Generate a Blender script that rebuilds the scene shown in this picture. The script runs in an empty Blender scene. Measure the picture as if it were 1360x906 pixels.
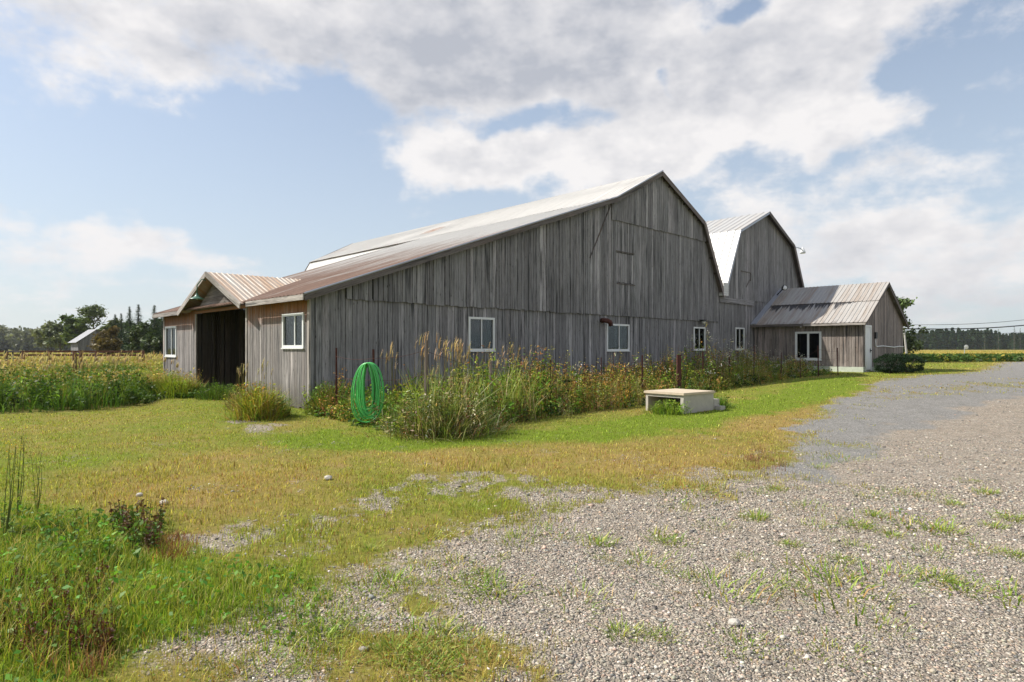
import bpy, math, random
import numpy as np
from mathutils import Vector
random.seed(7)
RNG = np.random.default_rng(11)
sc = bpy.context.scene
COL = sc.collection

# ------------------------------------------------------------------ camera numbers and site frame
F, HZ, CAMH = 830.0, 463.0, 1.6
CX, CY = -5.23, 16.2                       # near corner of the barn
UX, UY = 0.716, 0.698                      # along the gable wall, away to the right
VX, VY = -0.698, 0.716                     # along the eaves wall, away to the left
def ss(x):
    x = np.clip(x, 0, 1); return x*x*(3-2*x)
def _h(ix, iy, seed):
    n = (ix.astype(np.int64)*374761393 + iy.astype(np.int64)*668265263 + seed*974711) & 0x7fffffff
    n = ((n ^ (n >> 13))*1274126177) & 0x7fffffff
    return ((n ^ (n >> 16)) & 0xffff)/65535.0
def vnoise(x, y, seed=0):
    x = np.asarray(x, float); y = np.asarray(y, float)
    ix = np.floor(x); iy = np.floor(y); fx = ss(x-ix); fy = ss(y-iy)
    ix = ix.astype(np.int64); iy = iy.astype(np.int64)
    a = _h(ix, iy, seed); b = _h(ix+1, iy, seed); c = _h(ix, iy+1, seed); d = _h(ix+1, iy+1, seed)
    return (a*(1-fx)+b*fx)*(1-fy)+(c*(1-fx)+d*fx)*fy
def fbm(x, y, seed=0, o=4):
    s = 0; a = .5
    for k in range(o):
        s = s+a*vnoise(np.asarray(x)*2**k, np.asarray(y)*2**k, seed+k*17); a *= .5
    return s/(1-.5**o)
def gz(x, y):
    x = np.asarray(x, float); y = np.asarray(y, float)
    r = .45*ss((x+2)/18)*ss((y-8)/20)
    near = 1-ss((np.hypot(x, y)-12)/30)
    return r + (fbm(x*.5, y*.5, 5, 3)-.5)*.10*near
def G(px, py):                              # a point of the ground seen in that direction
    d = 15.0
    for _ in range(40):
        y = min(max((CAMH-float(gz((px-680)/F*d, d)))*F/max(py-HZ, .4), .5), 3000); d = .5*d+.5*y
    return ((px-680)/F*d, d)
def GP(px, py):
    x, y = G(px, py); return (x, y, float(gz(x, y)))
def W(t, s, z): return (CX+UX*t+VX*s, CY+UY*t+VY*s, z)
def gable(px, py, s=0.0):                   # direction -> (t, z) on a plane parallel to the gable wall
    r = (px-680)/F; x0 = CX+VX*s; y0 = CY+VY*s
    t = (x0-r*y0)/(r*UY-UX); Y = y0+UY*t
    return t, CAMH+(HZ-py)/F*Y
def side(px, py, t=0.0):                    # direction -> (s, z) on a plane parallel to the eaves wall
    r = (px-680)/F; x0 = CX+UX*t; y0 = CY+UY*t
    s = (x0-r*y0)/(r*VY-VX); Y = y0+VY*s
    return s, CAMH+(HZ-py)/F*Y

# ------------------------------------------------------------------ scene tree helpers
def tag(o, label=None, cat=None, group=None, kind=None):
    if label: o['label'] = label
    if cat: o['category'] = cat
    if group: o['group'] = group
    if kind: o['kind'] = kind
    return o
def empty(name, loc, label, cat, group=None):
    o = bpy.data.objects.new(name, None); COL.objects.link(o); o.location = loc
    o.empty_display_size = .3
    return tag(o, label, cat, group)
def world_loc(o):
    v = Vector(o.location)
    while o.parent: o = o.parent; v += Vector(o.location)
    return v
class MB:
    def __init__(s): s.v = []; s.f = []; s.c = []; s.r = []; s.m = []
    def add(s, vs, fs, co=None, rnd=0.0, mat=0):
        b = len(s.v); s.v += [tuple(p) for p in vs]
        s.c += list(co) if co is not None else [tuple(p) for p in vs]
        s.r += [rnd]*len(vs) if not hasattr(rnd, '__len__') else list(rnd)
        for f in fs: s.f.append(tuple(i+b for i in f)); s.m.append(mat)
    def box(s, p0, ax, ay, az, rnd=0.0, mat=0):      # corner and three edge vectors
        p0, ax, ay, az = map(Vector, (p0, ax, ay, az))
        vs = [p0, p0+ax, p0+ax+ay, p0+ay, p0+az, p0+ax+az, p0+ax+ay+az, p0+ay+az]
        la, lb, lc = ax.length, ay.length, az.length
        L = max(la, lb, lc)
        def co(i, j, k):
            q = [(i*la, la), (j*lb, lb), (k*lc, lc)]
            q.sort(key=lambda e: e[1]); return (q[0][0]+q[1][0]+rnd*9, q[2][0]+rnd*7, 0)
        cs = [co(*c) for c in ((0,0,0),(1,0,0),(1,1,0),(0,1,0),(0,0,1),(1,0,1),(1,1,1),(0,1,1))]
        fs = [(0,3,2,1),(4,5,6,7),(0,1,5,4),(1,2,6,5),(2,3,7,6),(3,0,4,7)]
        if ax.cross(ay).dot(az) < 0: fs = [f[::-1] for f in fs]
        s.add(vs, fs, cs, rnd, mat)
    def beam(s, a, b, w, h, up=(0,0,1), rnd=0.0, mat=0):
        a = Vector(a); b = Vector(b); d = (b-a); up = Vector(up)
        sd = d.cross(up).normalized(); u2 = sd.cross(d).normalized()
        s.box(a-sd*w/2-u2*h/2, sd*w, d, u2*h, rnd, mat)
    def tube(s, pts, rad, n=8, rnd=0.0, mat=0, cap=True):
        pts = [Vector(p) for p in pts]; N = len(pts)
        rads = rad if hasattr(rad, '__len__') else [rad]*N
        ref = Vector((0,0,1)); vs = []; co = []; L = 0
        prev = None
        for i, p in enumerate(pts):
            d = (pts[min(i+1, N-1)]-pts[max(i-1, 0)]).normalized()
            if prev is None:
                x = d.cross(ref) if abs(d.dot(ref)) < .95 else d.cross(Vector((1,0,0)))
            else: x = prev-d*prev.dot(d)
            x.normalize(); prev = x; y = d.cross(x)
            if i: L += (p-pts[i-1]).length
            for k in range(n):
                a = 2*math.pi*k/n
                vs.append(p+(x*math.cos(a)+y*math.sin(a))*rads[i]); co.append((k/n, L, rnd))
        fs = [(i*n+k, i*n+(k+1)%n, (i+1)*n+(k+1)%n, (i+1)*n+k) for i in range(N-1) for k in range(n)]
        if cap: fs += [tuple(range(n))[::-1], tuple((N-1)*n+k for k in range(n))]
        s.add(vs, fs, co, rnd, mat)
    def build(s, name, mats, parent=None, loc=None, smooth=False):
        if not isinstance(mats, (list, tuple)): mats = [mats]
        off = world_loc(parent) if parent else Vector(loc or (0,0,0))
        me = bpy.data.meshes.new(name)
        me.from_pydata([tuple(Vector(p)-off) for p in s.v], [], s.f)
        for m in mats: me.materials.append(m)
        me.polygons.foreach_set('material_index', s.m)
        if smooth: me.polygons.foreach_set('use_smooth', [True]*len(s.f))
        a = me.attributes.new('co', 'FLOAT_VECTOR', 'POINT'); a.data.foreach_set('vector', np.array(s.c, np.float32).ravel())
        a = me.attributes.new('rnd', 'FLOAT', 'POINT'); a.data.foreach_set('value', np.array(s.r, np.float32))
        me.update()
        o = bpy.data.objects.new(name, me); COL.objects.link(o)
        if parent: o.parent = parent
        else: o.location = off
        return o
def np_mesh(name, V, quads, tris, col, mat, parent=None, loc=(0,0,0)):
    me = bpy.data.meshes.new(name)
    off = np.array(world_loc(parent) if parent else loc, float)
    V = V-off
    nq, nt = len(quads), len(tris)
    me.vertices.add(len(V)); me.vertices.foreach_set('co', V.astype(np.float32).ravel())
    me.loops.add(nq*4+nt*3)
    li = np.concatenate([np.asarray(quads, np.int32).ravel(), np.asarray(tris, np.int32).ravel()]) if nt else np.asarray(quads, np.int32).ravel()
    me.loops.foreach_set('vertex_index', li)
    me.polygons.add(nq+nt)
    st = np.concatenate([np.arange(nq)*4, nq*4+np.arange(nt)*3]).astype(np.int32)
    me.polygons.foreach_set('loop_start', st)
    me.update(calc_edges=True); me.validate()
    a = me.attributes.new('col', 'FLOAT_COLOR', 'POINT')
    c4 = np.ones((len(V), 4), np.float32); c4[:, :3] = col; a.data.foreach_set('color', c4.ravel())
    me.materials.append(mat)
    o = bpy.data.objects.new(name, me); COL.objects.link(o)
    if parent: o.parent = parent
    else: o.location = loc
    return o
class Fol:
    """blades and leaves gathered as arrays, built as one mesh"""
    def __init__(s): s.V = []; s.Q = []; s.T = []; s.C = []; s.n = 0
    def _put(s, V, Q, T, C):
        s.V.append(V); s.C.append(C)
        if len(Q): s.Q.append(Q+s.n)
        if len(T): s.T.append(T+s.n)
        s.n += len(V)
    def blades(s, P, h, w, lean, col, az=None, tip=None):
        P = np.asarray(P, float).reshape(-1, 3); n = len(P)
        if n == 0: return
        h = np.broadcast_to(h, n); w = np.broadcast_to(w, n); lean = np.clip(np.broadcast_to(lean, n), 0, .97)
        az = RNG.uniform(0, 2*np.pi, n) if az is None else np.broadcast_to(az, n)
        tw = az+np.pi/2+RNG.normal(0, .5, n)
        D = np.stack([np.cos(az), np.sin(az), np.zeros(n)], 1); S = np.stack([np.cos(tw), np.sin(tw), np.zeros(n)], 1)
        U = np.array([0, 0, 1.0])
        up = h*np.sqrt(1-lean**2)
        M = P+D*(lean*h*.28)[:, None]+U*(up*.58)[:, None]
        T_ = P+D*(lean*h)[:, None]+U*up[:, None]
        Wd = S*(w/2)[:, None]
        V = np.stack([P-Wd, P+Wd, M+Wd*.75, M-Wd*.75, T_], 1).reshape(-1, 3)
        b = (np.arange(n)*5)[:, None]
        Q = b+np.array([0, 1, 2, 3]); T = b+np.array([3, 2, 4])
        col = np.broadcast_to(col, (n, 3)); tip = col*1.25 if tip is None else np.broadcast_to(tip, (n, 3))
        C = np.stack([col*.85, col*.85, col, col, tip], 1).reshape(-1, 3)
        s._put(V, Q, T, C)
    def leaves(s, P, size, col, up=.3, aspect=.5):
        P = np.asarray(P, float).reshape(-1, 3); n = len(P)
        if n == 0: return
        size = np.broadcast_to(size, n)[:, None]
        A = RNG.normal(0, 1, (n, 3)); A[:, 2] *= .6; A /= np.linalg.norm(A, axis=1)[:, None]
        N = RNG.normal(0, 1, (n, 3)); N[:, 2] += up*3
        B = np.cross(N, A); B /= np.linalg.norm(B, axis=1)[:, None]+1e-9
        N2 = np.cross(A, B)
        V = np.stack([P-A*size*.5, P+B*size*aspect*.5+N2*size*.08, P+A*size*.5, P-B*size*aspect*.5+N2*size*.08], 1).reshape(-1, 3)
        b = (np.arange(n)*4)[:, None]
        s._put(V, b+np.array([0, 1, 2, 3]), np.zeros((0, 3), int), np.repeat(np.broadcast_to(col, (n, 3)), 4, 0))
    def stems(s, A, B, w, col):
        A = np.asarray(A, float).reshape(-1, 3); B = np.asarray(B, float).reshape(-1, 3); n = len(A)
        if n == 0: return
        w = np.broadcast_to(w, n)[:, None]
        for q in ((1, 0, 0), (0, 1, 0)):
            S = np.array(q)*w/2
            V = np.stack([A-S, A+S, B+S*.6, B-S*.6], 1).reshape(-1, 3)
            b = (np.arange(n)*4)[:, None]
            s._put(V, b+np.array([0, 1, 2, 3]), np.zeros((0, 3), int), np.repeat(np.broadcast_to(col, (n, 3)), 4, 0))
    def tube(s, pts, rad, col, k=6):
        m = MB(); m.tube(pts, rad, k, cap=False)
        V = np.array([tuple(p) for p in m.v]); s._put(V, np.array(m.f), np.zeros((0, 3), int), np.broadcast_to(col, (len(V), 3)).copy())
    def build(s, name, mat, parent=None, loc=(0,0,0)):
        Q = np.concatenate(s.Q) if s.Q else np.zeros((0, 4), int); T = np.concatenate(s.T) if s.T else np.zeros((0, 3), int)
        return np_mesh(name, np.concatenate(s.V), Q, T, np.clip(np.concatenate(s.C), 0, 1), mat, parent, loc)
def jit(c, n, a=.2, hue=.08):               # colour with per-element variation
    c = np.array(c)[None, :]; k = RNG.lognormal(0, a, (n, 1))
    return np.clip(c*k*(1+RNG.normal(0, hue, (n, 3))), 0, .9)
def pick(cols, wts, n, a=.2, hue=.08):
    i = RNG.choice(len(cols), n, p=np.array(wts)/sum(wts)); c = np.array(cols)[i]
    return np.clip(c*RNG.lognormal(0, a, (n, 1))*(1+RNG.normal(0, hue, (n, 3))), 0, .9)

# ------------------------------------------------------------------ node helper
class NT:
    def __init__(s, tree): s.t = tree; tree.nodes.clear()
    def n(s, typ, _ins=None, **kw):
        nd = s.t.nodes.new(typ)
        for k, v in kw.items(): setattr(nd, k, v)
        for k, v in (_ins or {}).items(): s.set(nd.inputs[k], v)
        return nd
    def set(s, sock, v):
        if isinstance(v, bpy.types.NodeSocket): s.t.links.new(v, sock)
        elif isinstance(v, bpy.types.Node): s.t.links.new(v.outputs[0], sock)
        else:
            if sock.type == 'RGBA' and len(v) == 3: v = (*v, 1)
            sock.default_value = v
    def math(s, op, a, b=0.0, c=None, clamp=False):
        nd = s.n('ShaderNodeMath', {0: a, 1: b}, operation=op, use_clamp=clamp)
        if c is not None: s.set(nd.inputs[2], c)
        return nd.outputs[0]
    def vmath(s, op, a, b):
        return s.n('ShaderNodeVectorMath', {0: a, 1: b}, operation=op).outputs[0]
    def mix(s, f, a, b, blend='MIX'):
        nd = s.n('ShaderNodeMix', data_type='RGBA', blend_type=blend)
        s.set(nd.inputs[0], f); s.set(nd.inputs[6], a); s.set(nd.inputs[7], b); return nd.outputs[2]
    def ramp(s, f, stops, interp='LINEAR'):
        nd = s.n('ShaderNodeValToRGB', {0: f}); e = nd.color_ramp.elements; nd.color_ramp.interpolation = interp
        while len(e) < len(stops): e.new(.5)
        for el, (p, c) in zip(e, stops): el.position = p; el.color = (*c, 1) if hasattr(c, '__len__') else (c, c, c, 1)
        return nd.outputs[0]
    def noise(s, vec, scale, detail=4, rough=.6, dist=0.0):
        return s.n('ShaderNodeTexNoise', {'Vector': vec, 'Scale': scale, 'Detail': detail, 'Roughness': rough, 'Distortion': dist}).outputs[0]
    def mapr(s, v, a, b, c=0.0, d=1.0):
        return s.n('ShaderNodeMapRange', {0: v, 1: a, 2: b, 3: c, 4: d}, clamp=True).outputs[0]
    def attr(s, name, out='Vector'): return s.n('ShaderNodeAttribute', attribute_name=name).outputs[out]
    def scale(s, v, xyz): return s.vmath('MULTIPLY', v, xyz)
def mat(name):
    m = bpy.data.materials.new(name); m.use_nodes = True
    return m, NT(m.node_tree)
def finish(t, col, rough=.8, metal=0.0, bump=None, bs=.3, bd=.01, spec=.3, extra=None):
    p = t.n('ShaderNodeBsdfPrincipled', {'Base Color': col, 'Roughness': rough, 'Metallic': metal, 'Specular IOR Level': spec})
    if bump is not None:
        b = t.n('ShaderNodeBump', {'Height': bump, 'Strength': bs, 'Distance': bd}); t.set(p.inputs['Normal'], b.outputs[0])
    o = t.n('ShaderNodeOutputMaterial'); t.set(o.inputs[0], p.outputs[0] if extra is None else extra(p.outputs[0]))
    return p
def simple(name, col, rough=.7, metal=0.0, var=.25, sc_=8.0, spec=.3):
    m, t = mat(name); tc = t.n('ShaderNodeTexCoord').outputs['Object']
    n = t.noise(tc, sc_, 5); c = t.mix(n, tuple(x*(1-var) for x in col), tuple(min(x*(1+var), 1) for x in col))
    finish(t, c, rough, metal, n, .2, .01, spec); return m
def wood(name, base, warm=(.30,.2,.13), warmamt=.15, dark=.35, stain=0.0):
    m, t = mat(name); co = t.attr('co'); r = t.attr('rnd', 'Fac')
    off = t.n('ShaderNodeCombineXYZ', {0: t.math('MULTIPLY', r, 37.0), 1: t.math('MULTIPLY', r, 91.0), 2: r}).outputs[0]
    cc = t.vmath('ADD', co, off)
    st = t.noise(t.scale(cc, (22, .55, 1)), 1, 5, .65)
    fine = t.noise(t.scale(cc, (110, 2.5, 1)), 1, 4, .7)
    blot = t.noise(t.scale(co, (.9, .45, 1)), 1, 4, .6)
    c = t.mix(t.mapr(st, .30, .70), tuple(x*.30 for x in base), tuple(min(1, x*1.5) for x in base))
    c = t.mix(t.mapr(fine, .36, .66, 0, .7), c, tuple(x*1.9 for x in base)); c = t.mix(t.mapr(fine, .48, .34, 0, .55), c, tuple(x*.25 for x in base))
    c = t.mix(t.mapr(r, 0, 1, 0, .6), c, t.mix(1.0, c, (.5, .48, .5), 'MULTIPLY'))
    c = t.mix(t.mapr(t.math('FRACT', t.math('MULTIPLY', r, 13.7)), .72, 1, 0, .7), c, t.mix(1.0, c, (2.0, 1.95, 1.95), 'MULTIPLY'))
    c = t.mix(t.mapr(blot, .5, .75, 0, .45), c, tuple(x*dark for x in base))
    wn = t.noise(t.scale(cc, (3, .7, 1)), 1, 3)
    c = t.mix(t.mapr(wn, .5, .78, 0, warmamt*2), c, warm)
    # dark weather runs that stay inside single boards
    rn = t.noise(t.scale(cc, (7, .3, 1)), 1.6, 3, .5)
    c = t.mix(t.mapr(rn, .56, .66, 0, .75), c, (.03, .032, .033))
    kn = t.n('ShaderNodeTexVoronoi', {'Vector': t.scale(cc, (7, 2.2, 1)), 'Scale': 1.0}).outputs['Distance']
    z0 = t.n('ShaderNodeSeparateXYZ', {0: co}).outputs[1]
    c = t.mix(t.math('MULTIPLY', t.mapr(t.math('ADD', z0, t.math('MULTIPLY', blot, -.6)), -.1, .45, .7, 0), t.mapr(st, .3, .6, .4, 1)), c, (.075, .065, .05))
    c = t.mix(t.mapr(kn, .05, .11, .8, 0), c, (.03, .025, .022))
    if stain > 0:
        z = t.n('ShaderNodeSeparateXYZ', {0: co}).outputs[1]
        k = t.math('MULTIPLY', t.mapr(z, 2.2, 2.7), t.mapr(st, .3, .6, .2, 1))
        c = t.mix(t.math('MULTIPLY', k, stain), c, (.30, .115, .035))
    bm = t.math('ADD', st, t.math('MULTIPLY', fine, .6))
    finish(t, c, .85, 0, bm, .5, .006, .2); return m
def metal(name, base, rust=(.22,.09,.045), amount=.5, lo=0.0, hi=1.0, rough=.5, met=.25, ylen=None, tar=False):
    m, t = mat(name); co = t.attr('co'); r = t.attr('rnd', 'Fac')
    s1 = t.noise(t.scale(co, (3.2, .22, 1)), 1, 5, .65)
    s2 = t.noise(t.scale(co, (14, .5, 1)), 1, 4, .65)
    s3 = t.noise(co, 9, 5, .7)
    y = t.n('ShaderNodeSeparateXYZ', {0: co}).outputs[1]
    k = t.math('ADD', t.math('MULTIPLY', s1, .65), t.math('MULTIPLY', s2, .4))
    if ylen: k = t.math('ADD', k, t.mapr(y, ylen[0], ylen[1], lo, hi))
    k = t.math('ADD', k, t.math('MULTIPLY', t.math('SUBTRACT', r, .5), .14))
    f = t.mapr(k, .62-amount*.3, .80-amount*.15)
    c = t.mix(s3, tuple(x*.82 for x in base), tuple(min(1, x*1.12) for x in base))
    c = t.mix(t.mapr(s2, .4, .7, 0, .35), c, tuple(x*.6 for x in base))
    rc = t.mix(s3, tuple(x*.65 for x in rust), tuple(x*1.6 for x in rust))
    c = t.mix(t.math('MULTIPLY', f, .9), c, rc)
    # tiny nail heads
    if tar:
        x = t.n('ShaderNodeSeparateXYZ', {0: co}).outputs[0]
        d = t.math('SUBTRACT', y, 2.22)
        hn = t.noise(t.scale(co, (6.5, .25, 1)), 1, 6, .8); ln_ = t.noise(t.scale(co, (1.1, .0, 1)), 1, 2)
        ln2 = t.math('MULTIPLY', t.mapr(hn, .36, .62, 0, 1.0), t.mapr(ln_, .28, .48))
        ln2 = t.math('MULTIPLY', ln2, t.mapr(x, .9, 1.8)); ln2 = t.math('ADD', ln2, .05)
        inb = t.math('MULTIPLY', t.mapr(t.math('SUBTRACT', ln2, d), 0, .06), t.mapr(d, -.06, -.02))
        c = t.mix(t.math('MULTIPLY', inb, .93), c, (.028, .027, .03))
        n6 = t.noise(t.scale(co, (5, 1.5, 1)), 1, 5, .7)
        c = t.mix(t.mapr(t.math('ADD', t.mapr(y, 3.6, 4.7, 0, .3), t.math('MULTIPLY', n6, .7)), .56, .72, 0, .65), c, (.12, .085, .07))
    finish(t, c, t.mapr(f, 0, 1, rough, .85), t.mapr(f, 0, 1, met, 0), s3, .15, .004, .4); return m
def folmat(name, trans=.3):
    m, t = mat(name); c = t.attr('col', 'Color')
    p = t.n('ShaderNodeBsdfPrincipled', {'Base Color': c, 'Roughness': .55, 'Specular IOR Level': .22})
    tr = t.n('ShaderNodeBsdfTranslucent', {'Color': t.mix(1.0, c, (1.25, 1.25, .6), 'MULTIPLY')})
    mx = t.n('ShaderNodeMixShader', {0: trans, 1: p.outputs[0], 2: tr.outputs[0]})
    o = t.n('ShaderNodeOutputMaterial'); t.set(o.inputs[0], mx.outputs[0]); return m

M_GABLE = wood('weathered_grey_boards', (.212, .208, .212), warmamt=.03)
M_SIDE = wood('sunbleached_boards', (.225, .21, .20), warm=(.26, .17, .11), warmamt=.08, stain=.95)
M_ANNEX = wood('annex_boards', (.235, .205, .185), warm=(.22, .15, .105), warmamt=.16)
M_TRIM = wood('trim_boards', (.31, .285, .26), warmamt=.06, dark=.6)
M_DARKTRIM = wood('rake_boards', (.13, .115, .11), warmamt=.1)
M_DOORW = wood('doorway_shade_boards', (.040, .034, .031), warmamt=.05)  # wood darkened so the colour carries the shade of a deep recess
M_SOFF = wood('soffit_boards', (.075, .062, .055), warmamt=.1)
M_DARK = simple('interior_shade_black', (.012, .011, .010), .95)  # near-black colour standing in for the unlit inside of the buildings
M_WHITE = simple('white_window_paint', (.72, .73, .72), .45, var=.08, sc_=5)
M_CURT = simple('grey_curtain', (.42, .47, .50), .8, var=.2, sc_=14)
M_ROOF = metal('rusty_sheet_roof', (.66, .635, .59), (.20, .11, .07), .52, -.18, .27, .5, .1, (2, 12))
M_ROOFW = metal('bright_sheet_roof', (.66, .65, .63), (.4, .33, .27), .0, rough=.35, met=.0)
M_ROOFG = metal('galvanised_roof', (.50, .49, .47), (.3, .26, .22), .3, rough=.45, met=.15)
M_PORCH = metal('porch_sheet_roof', (.43, .405, .36), (.30, .15, .06), .75, rough=.55, met=.05)
M_ANR = metal('annex_pale_roof', (.42, .40, .375), (.22, .155, .105), .5, rough=.55, met=.05, tar=True)
M_FLASH = simple('flashing_metal', (.42, .44, .50), .4, .35, .15, 6)
M_RUST = simple('rusty_steel', (.085, .032, .026), .8, .1, .45, 20)
M_POSTW = wood('post_wood', (.17, .14, .12), warmamt=.15)
M_RUSTW = simple('brown_rail', (.13, .06, .04), .85, 0, .4, 12)
M_CONC = simple('pale_concrete', (.44, .41, .36), .9, 0, .22, 7)
M_TAN = simple('tan_painted_board', (.52, .43, .32), .8, 0, .35, 5)
M_FOUND = simple('painted_foundation', (.48, .52, .44), .85, 0, .3, 6)
M_HOSE = simple('green_hose', (.085, .47, .115), .38, 0, .25, 3, .5)
M_GREEN = simple('green_enamel', (.05, .13, .085), .4, 0, .3, 14, .5)
M_BARK = simple('bark', (.11, .09, .075), .95, 0, .4, 9)
M_BLACK = simple('black_metal', (.03, .03, .032), .5, .2)
M_LEAF = folmat('grass_and_leaves', .32)
M_TREE = folmat('tree_leaves', .2)
m, t = mat('window_glass')
fr = t.n('ShaderNodeFresnel', {'IOR': 1.6}).outputs[0]
g = t.n('ShaderNodeBsdfGlossy', {'Roughness': .03, 'Color': (.9, .92, .95, 1)}); tp = t.n('ShaderNodeBsdfTransparent', {'Color': (.45, .48, .48, 1)})
mx = t.n('ShaderNodeMixShader', {0: t.math('ADD', t.math('MULTIPLY', fr, .45), .0), 1: tp.outputs[0], 2: g.outputs[0]})
t.set(t.n('ShaderNodeOutputMaterial').inputs[0], mx.outputs[0]); M_GLASS = m
m, t = mat('gravel_stones'); c = t.attr('col', 'Color'); tc = t.n('ShaderNodeTexCoord').outputs['Object']
finish(t, t.mix(t.noise(tc, 90, 3), t.mix(1., c, (.7, .7, .7), 'MULTIPLY'), c), .85, 0, None, spec=.25); M_STONE = m

# ------------------------------------------------------------------ ground
def poly_sd(x, y, pts):                     # signed distance, positive inside
    x = np.asarray(x, float); y = np.asarray(y, float)
    d = np.full(x.shape, 1e9); ins = np.zeros(x.shape, bool)
    for i in range(len(pts)):
        ax, ay = pts[i-1]; bx, by = pts[i]; ex, ey = bx-ax, by-ay
        tt = np.clip(((x-ax)*ex+(y-ay)*ey)/(ex*ex+ey*ey+1e-12), 0, 1)
        d = np.minimum(d, np.hypot(x-ax-tt*ex, y-ay-tt*ey))
        c = ((ay > y) != (by > y)) & (x < (bx-ax)*(y-ay)/(by-ay+1e-12)+ax)
        ins ^= c
    return np.where(ins, d, -d)
def gpoly(px): return [G(a, b) for a, b in px]
P_GRAVEL = gpoly([(60,1400),(130,935),(200,868),(330,850),(395,800),(420,768),(520,752),(575,722),(640,684),(700,650),(790,645),(870,652),(905,632),(1010,618),(1065,590),(1060,560),(1110,528),(1165,508),(1215,499),(1262,497),(1300,493),(1330,482),(1360,478.5),(1480,478.3),(2300,478.5),(3400,600),(2400,1400)])
P_DRIVE = gpoly([(1000,634),(1068,590),(1064,560),(1112,528),(1168,508),(1215,499),(1262,497),(1300,493),(1330,482),(1360,478.5),(1480,478.3),(2300,478.5),(2300,489),(1700,500),(1360,527),(1280,545),(1200,568),(1150,600),(1080,632)])
P_BAND = gpoly([(285,735),(300,705),(380,690),(470,662),(540,640),(600,628),(680,636),(700,650),(600,655),(530,668),(470,690),(400,705),(345,735)])
P_BAND2 = gpoly([(300,563),(330,556),(380,566),(350,577),(300,572)])
P_WISP = gpoly([(380,915),(400,860),(470,800),(540,790),(600,800),(650,850),(680,950),(400,950)])
P_DG = gpoly([(1080,528),(1150,516),(1240,512),(1300,504),(1420,500),(1420,512),(1340,520),(1240,528),(1150,532)])
P_LUSH = gpoly([(-400,1400),(-500,640),(-100,650),(0,668),(70,676),(150,690),(210,700),(225,728),(320,745),(400,752),(440,785),(455,840),(400,865),(300,845),(200,862),(130,900),(60,1300)])
P_BANK = gpoly([(-900,575),(-200,556),(0,550),(100,547),(190,538),(215,529),(262,529),(300,531),(330,531)])+[W(-.0,4.2,0)[:2], W(0,12.6,0)[:2], W(60,60,0)[:2], (-200, 300), (-400, 100)]
P_BANK = [tuple(p) for p in P_BANK]
FRONT = gpoly([(405,550),(455,561),(540,580),(600,580),(680,563),(750,553),(850,541),(900,530),(955,520),(1000,512),(1060,502),(1110,497)])
P_STRIP = FRONT+[W(25.6,-.1,0)[:2], W(0,-.1,0)[:2]]
P_GREEN = gpoly([(400,570),(540,584),(620,584),(760,565),(960,540),(1120,500),(1140,512),(1020,548),(860,575),(700,586),(560,596),(400,600)])
P_FIELDR = gpoly([(1180,474),(1230,482),(1300,480),(1345,477),(1480,476),(2600,477)])+[(900, 640), (300, 640), (120, 300)]
P_TAN = gpoly([(480,600),(640,588),(880,580),(1040,540),(1100,540),(1060,600),(900,640),(700,640),(560,630)])
P_TAN2 = gpoly([(60,640),(180,600),(420,590),(480,640),(380,690),(260,730),(150,690)])
def field(x, y):
    """grass cover, dryness, fine gravel share, wild (unmown) share at a ground point"""
    wx = x+(fbm(x*1.3, y*1.3, 3, 6)-.5)*1.7; wy = y+(fbm(x*1.3, y*1.3, 9, 6)-.5)*1.7
    far = ss((np.hypot(x, y)-20)/30)
    sdg = poly_sd(wx, wy, P_GRAVEL); soft = .55+.35*far
    g = ss((soft*1.2-sdg)/(2*soft))
    clum = fbm(x*2.2, y*2.2, 21)
    g = np.maximum(g, ss((clum-.52)/.14)*.62*ss((2.2-sdg)/2.0))
    b = poly_sd(wx, wy, P_BAND); g = np.minimum(g, 1-ss((b+.25)/.5)*(.35+.65*ss((.60-fbm(x*6, y*6, 27))/.2))*.62)
    b = poly_sd(wx, wy, P_BAND2); g = np.minimum(g, 1-ss((b+.25)/.5)*ss((.72-clum)/.3)*.75)
    b = poly_sd(wx, wy, P_WISP); g = np.maximum(g, ss((b+.2)/.4)*ss((clum-.25)/.3)*.8)
    b = poly_sd(wx, wy, P_DG); g = np.maximum(g, ss((b+.8)/1.6)*ss((fbm(x*1.6, y*.8, 88)-.42)/.2)*.58)
    # bare specks in the dry lawn
    near = (1-ss((y-10)/6)); g = g*(1-.28*near*ss((fbm(x*1.7+9, y*1.7, 33)-.60)/.1))
    dry = .30+.75*(fbm(x*.45, y*.45, 41)-.45)+.3*(fbm(x*2.5, y*2.5, 43)-.5)
    dry = dry+.42*ss((poly_sd(x, y, P_TAN)+.4)/1.2)+.30*ss((poly_sd(x, y, P_TAN2)+.4)/1.2)
    dry = dry-.75*ss((poly_sd(wx, wy, P_GREEN)+.5)/.9)-.5*ss((poly_sd(x, y, P_LUSH)+.3)/.6)
    dry = dry+.25*ss((1.2+sdg)/1.4)
    fine = ss((poly_sd(wx, wy, P_DRIVE)+.3+.3*far)/(.6+.6*far))
    wild = np.maximum(ss((poly_sd(wx, wy, P_BANK)+.1)/.4), ss((poly_sd(x, y, P_FIELDR)+1)/2))
    return np.clip(g, 0, 1), np.clip(dry, 0, 1), fine, wild

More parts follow.
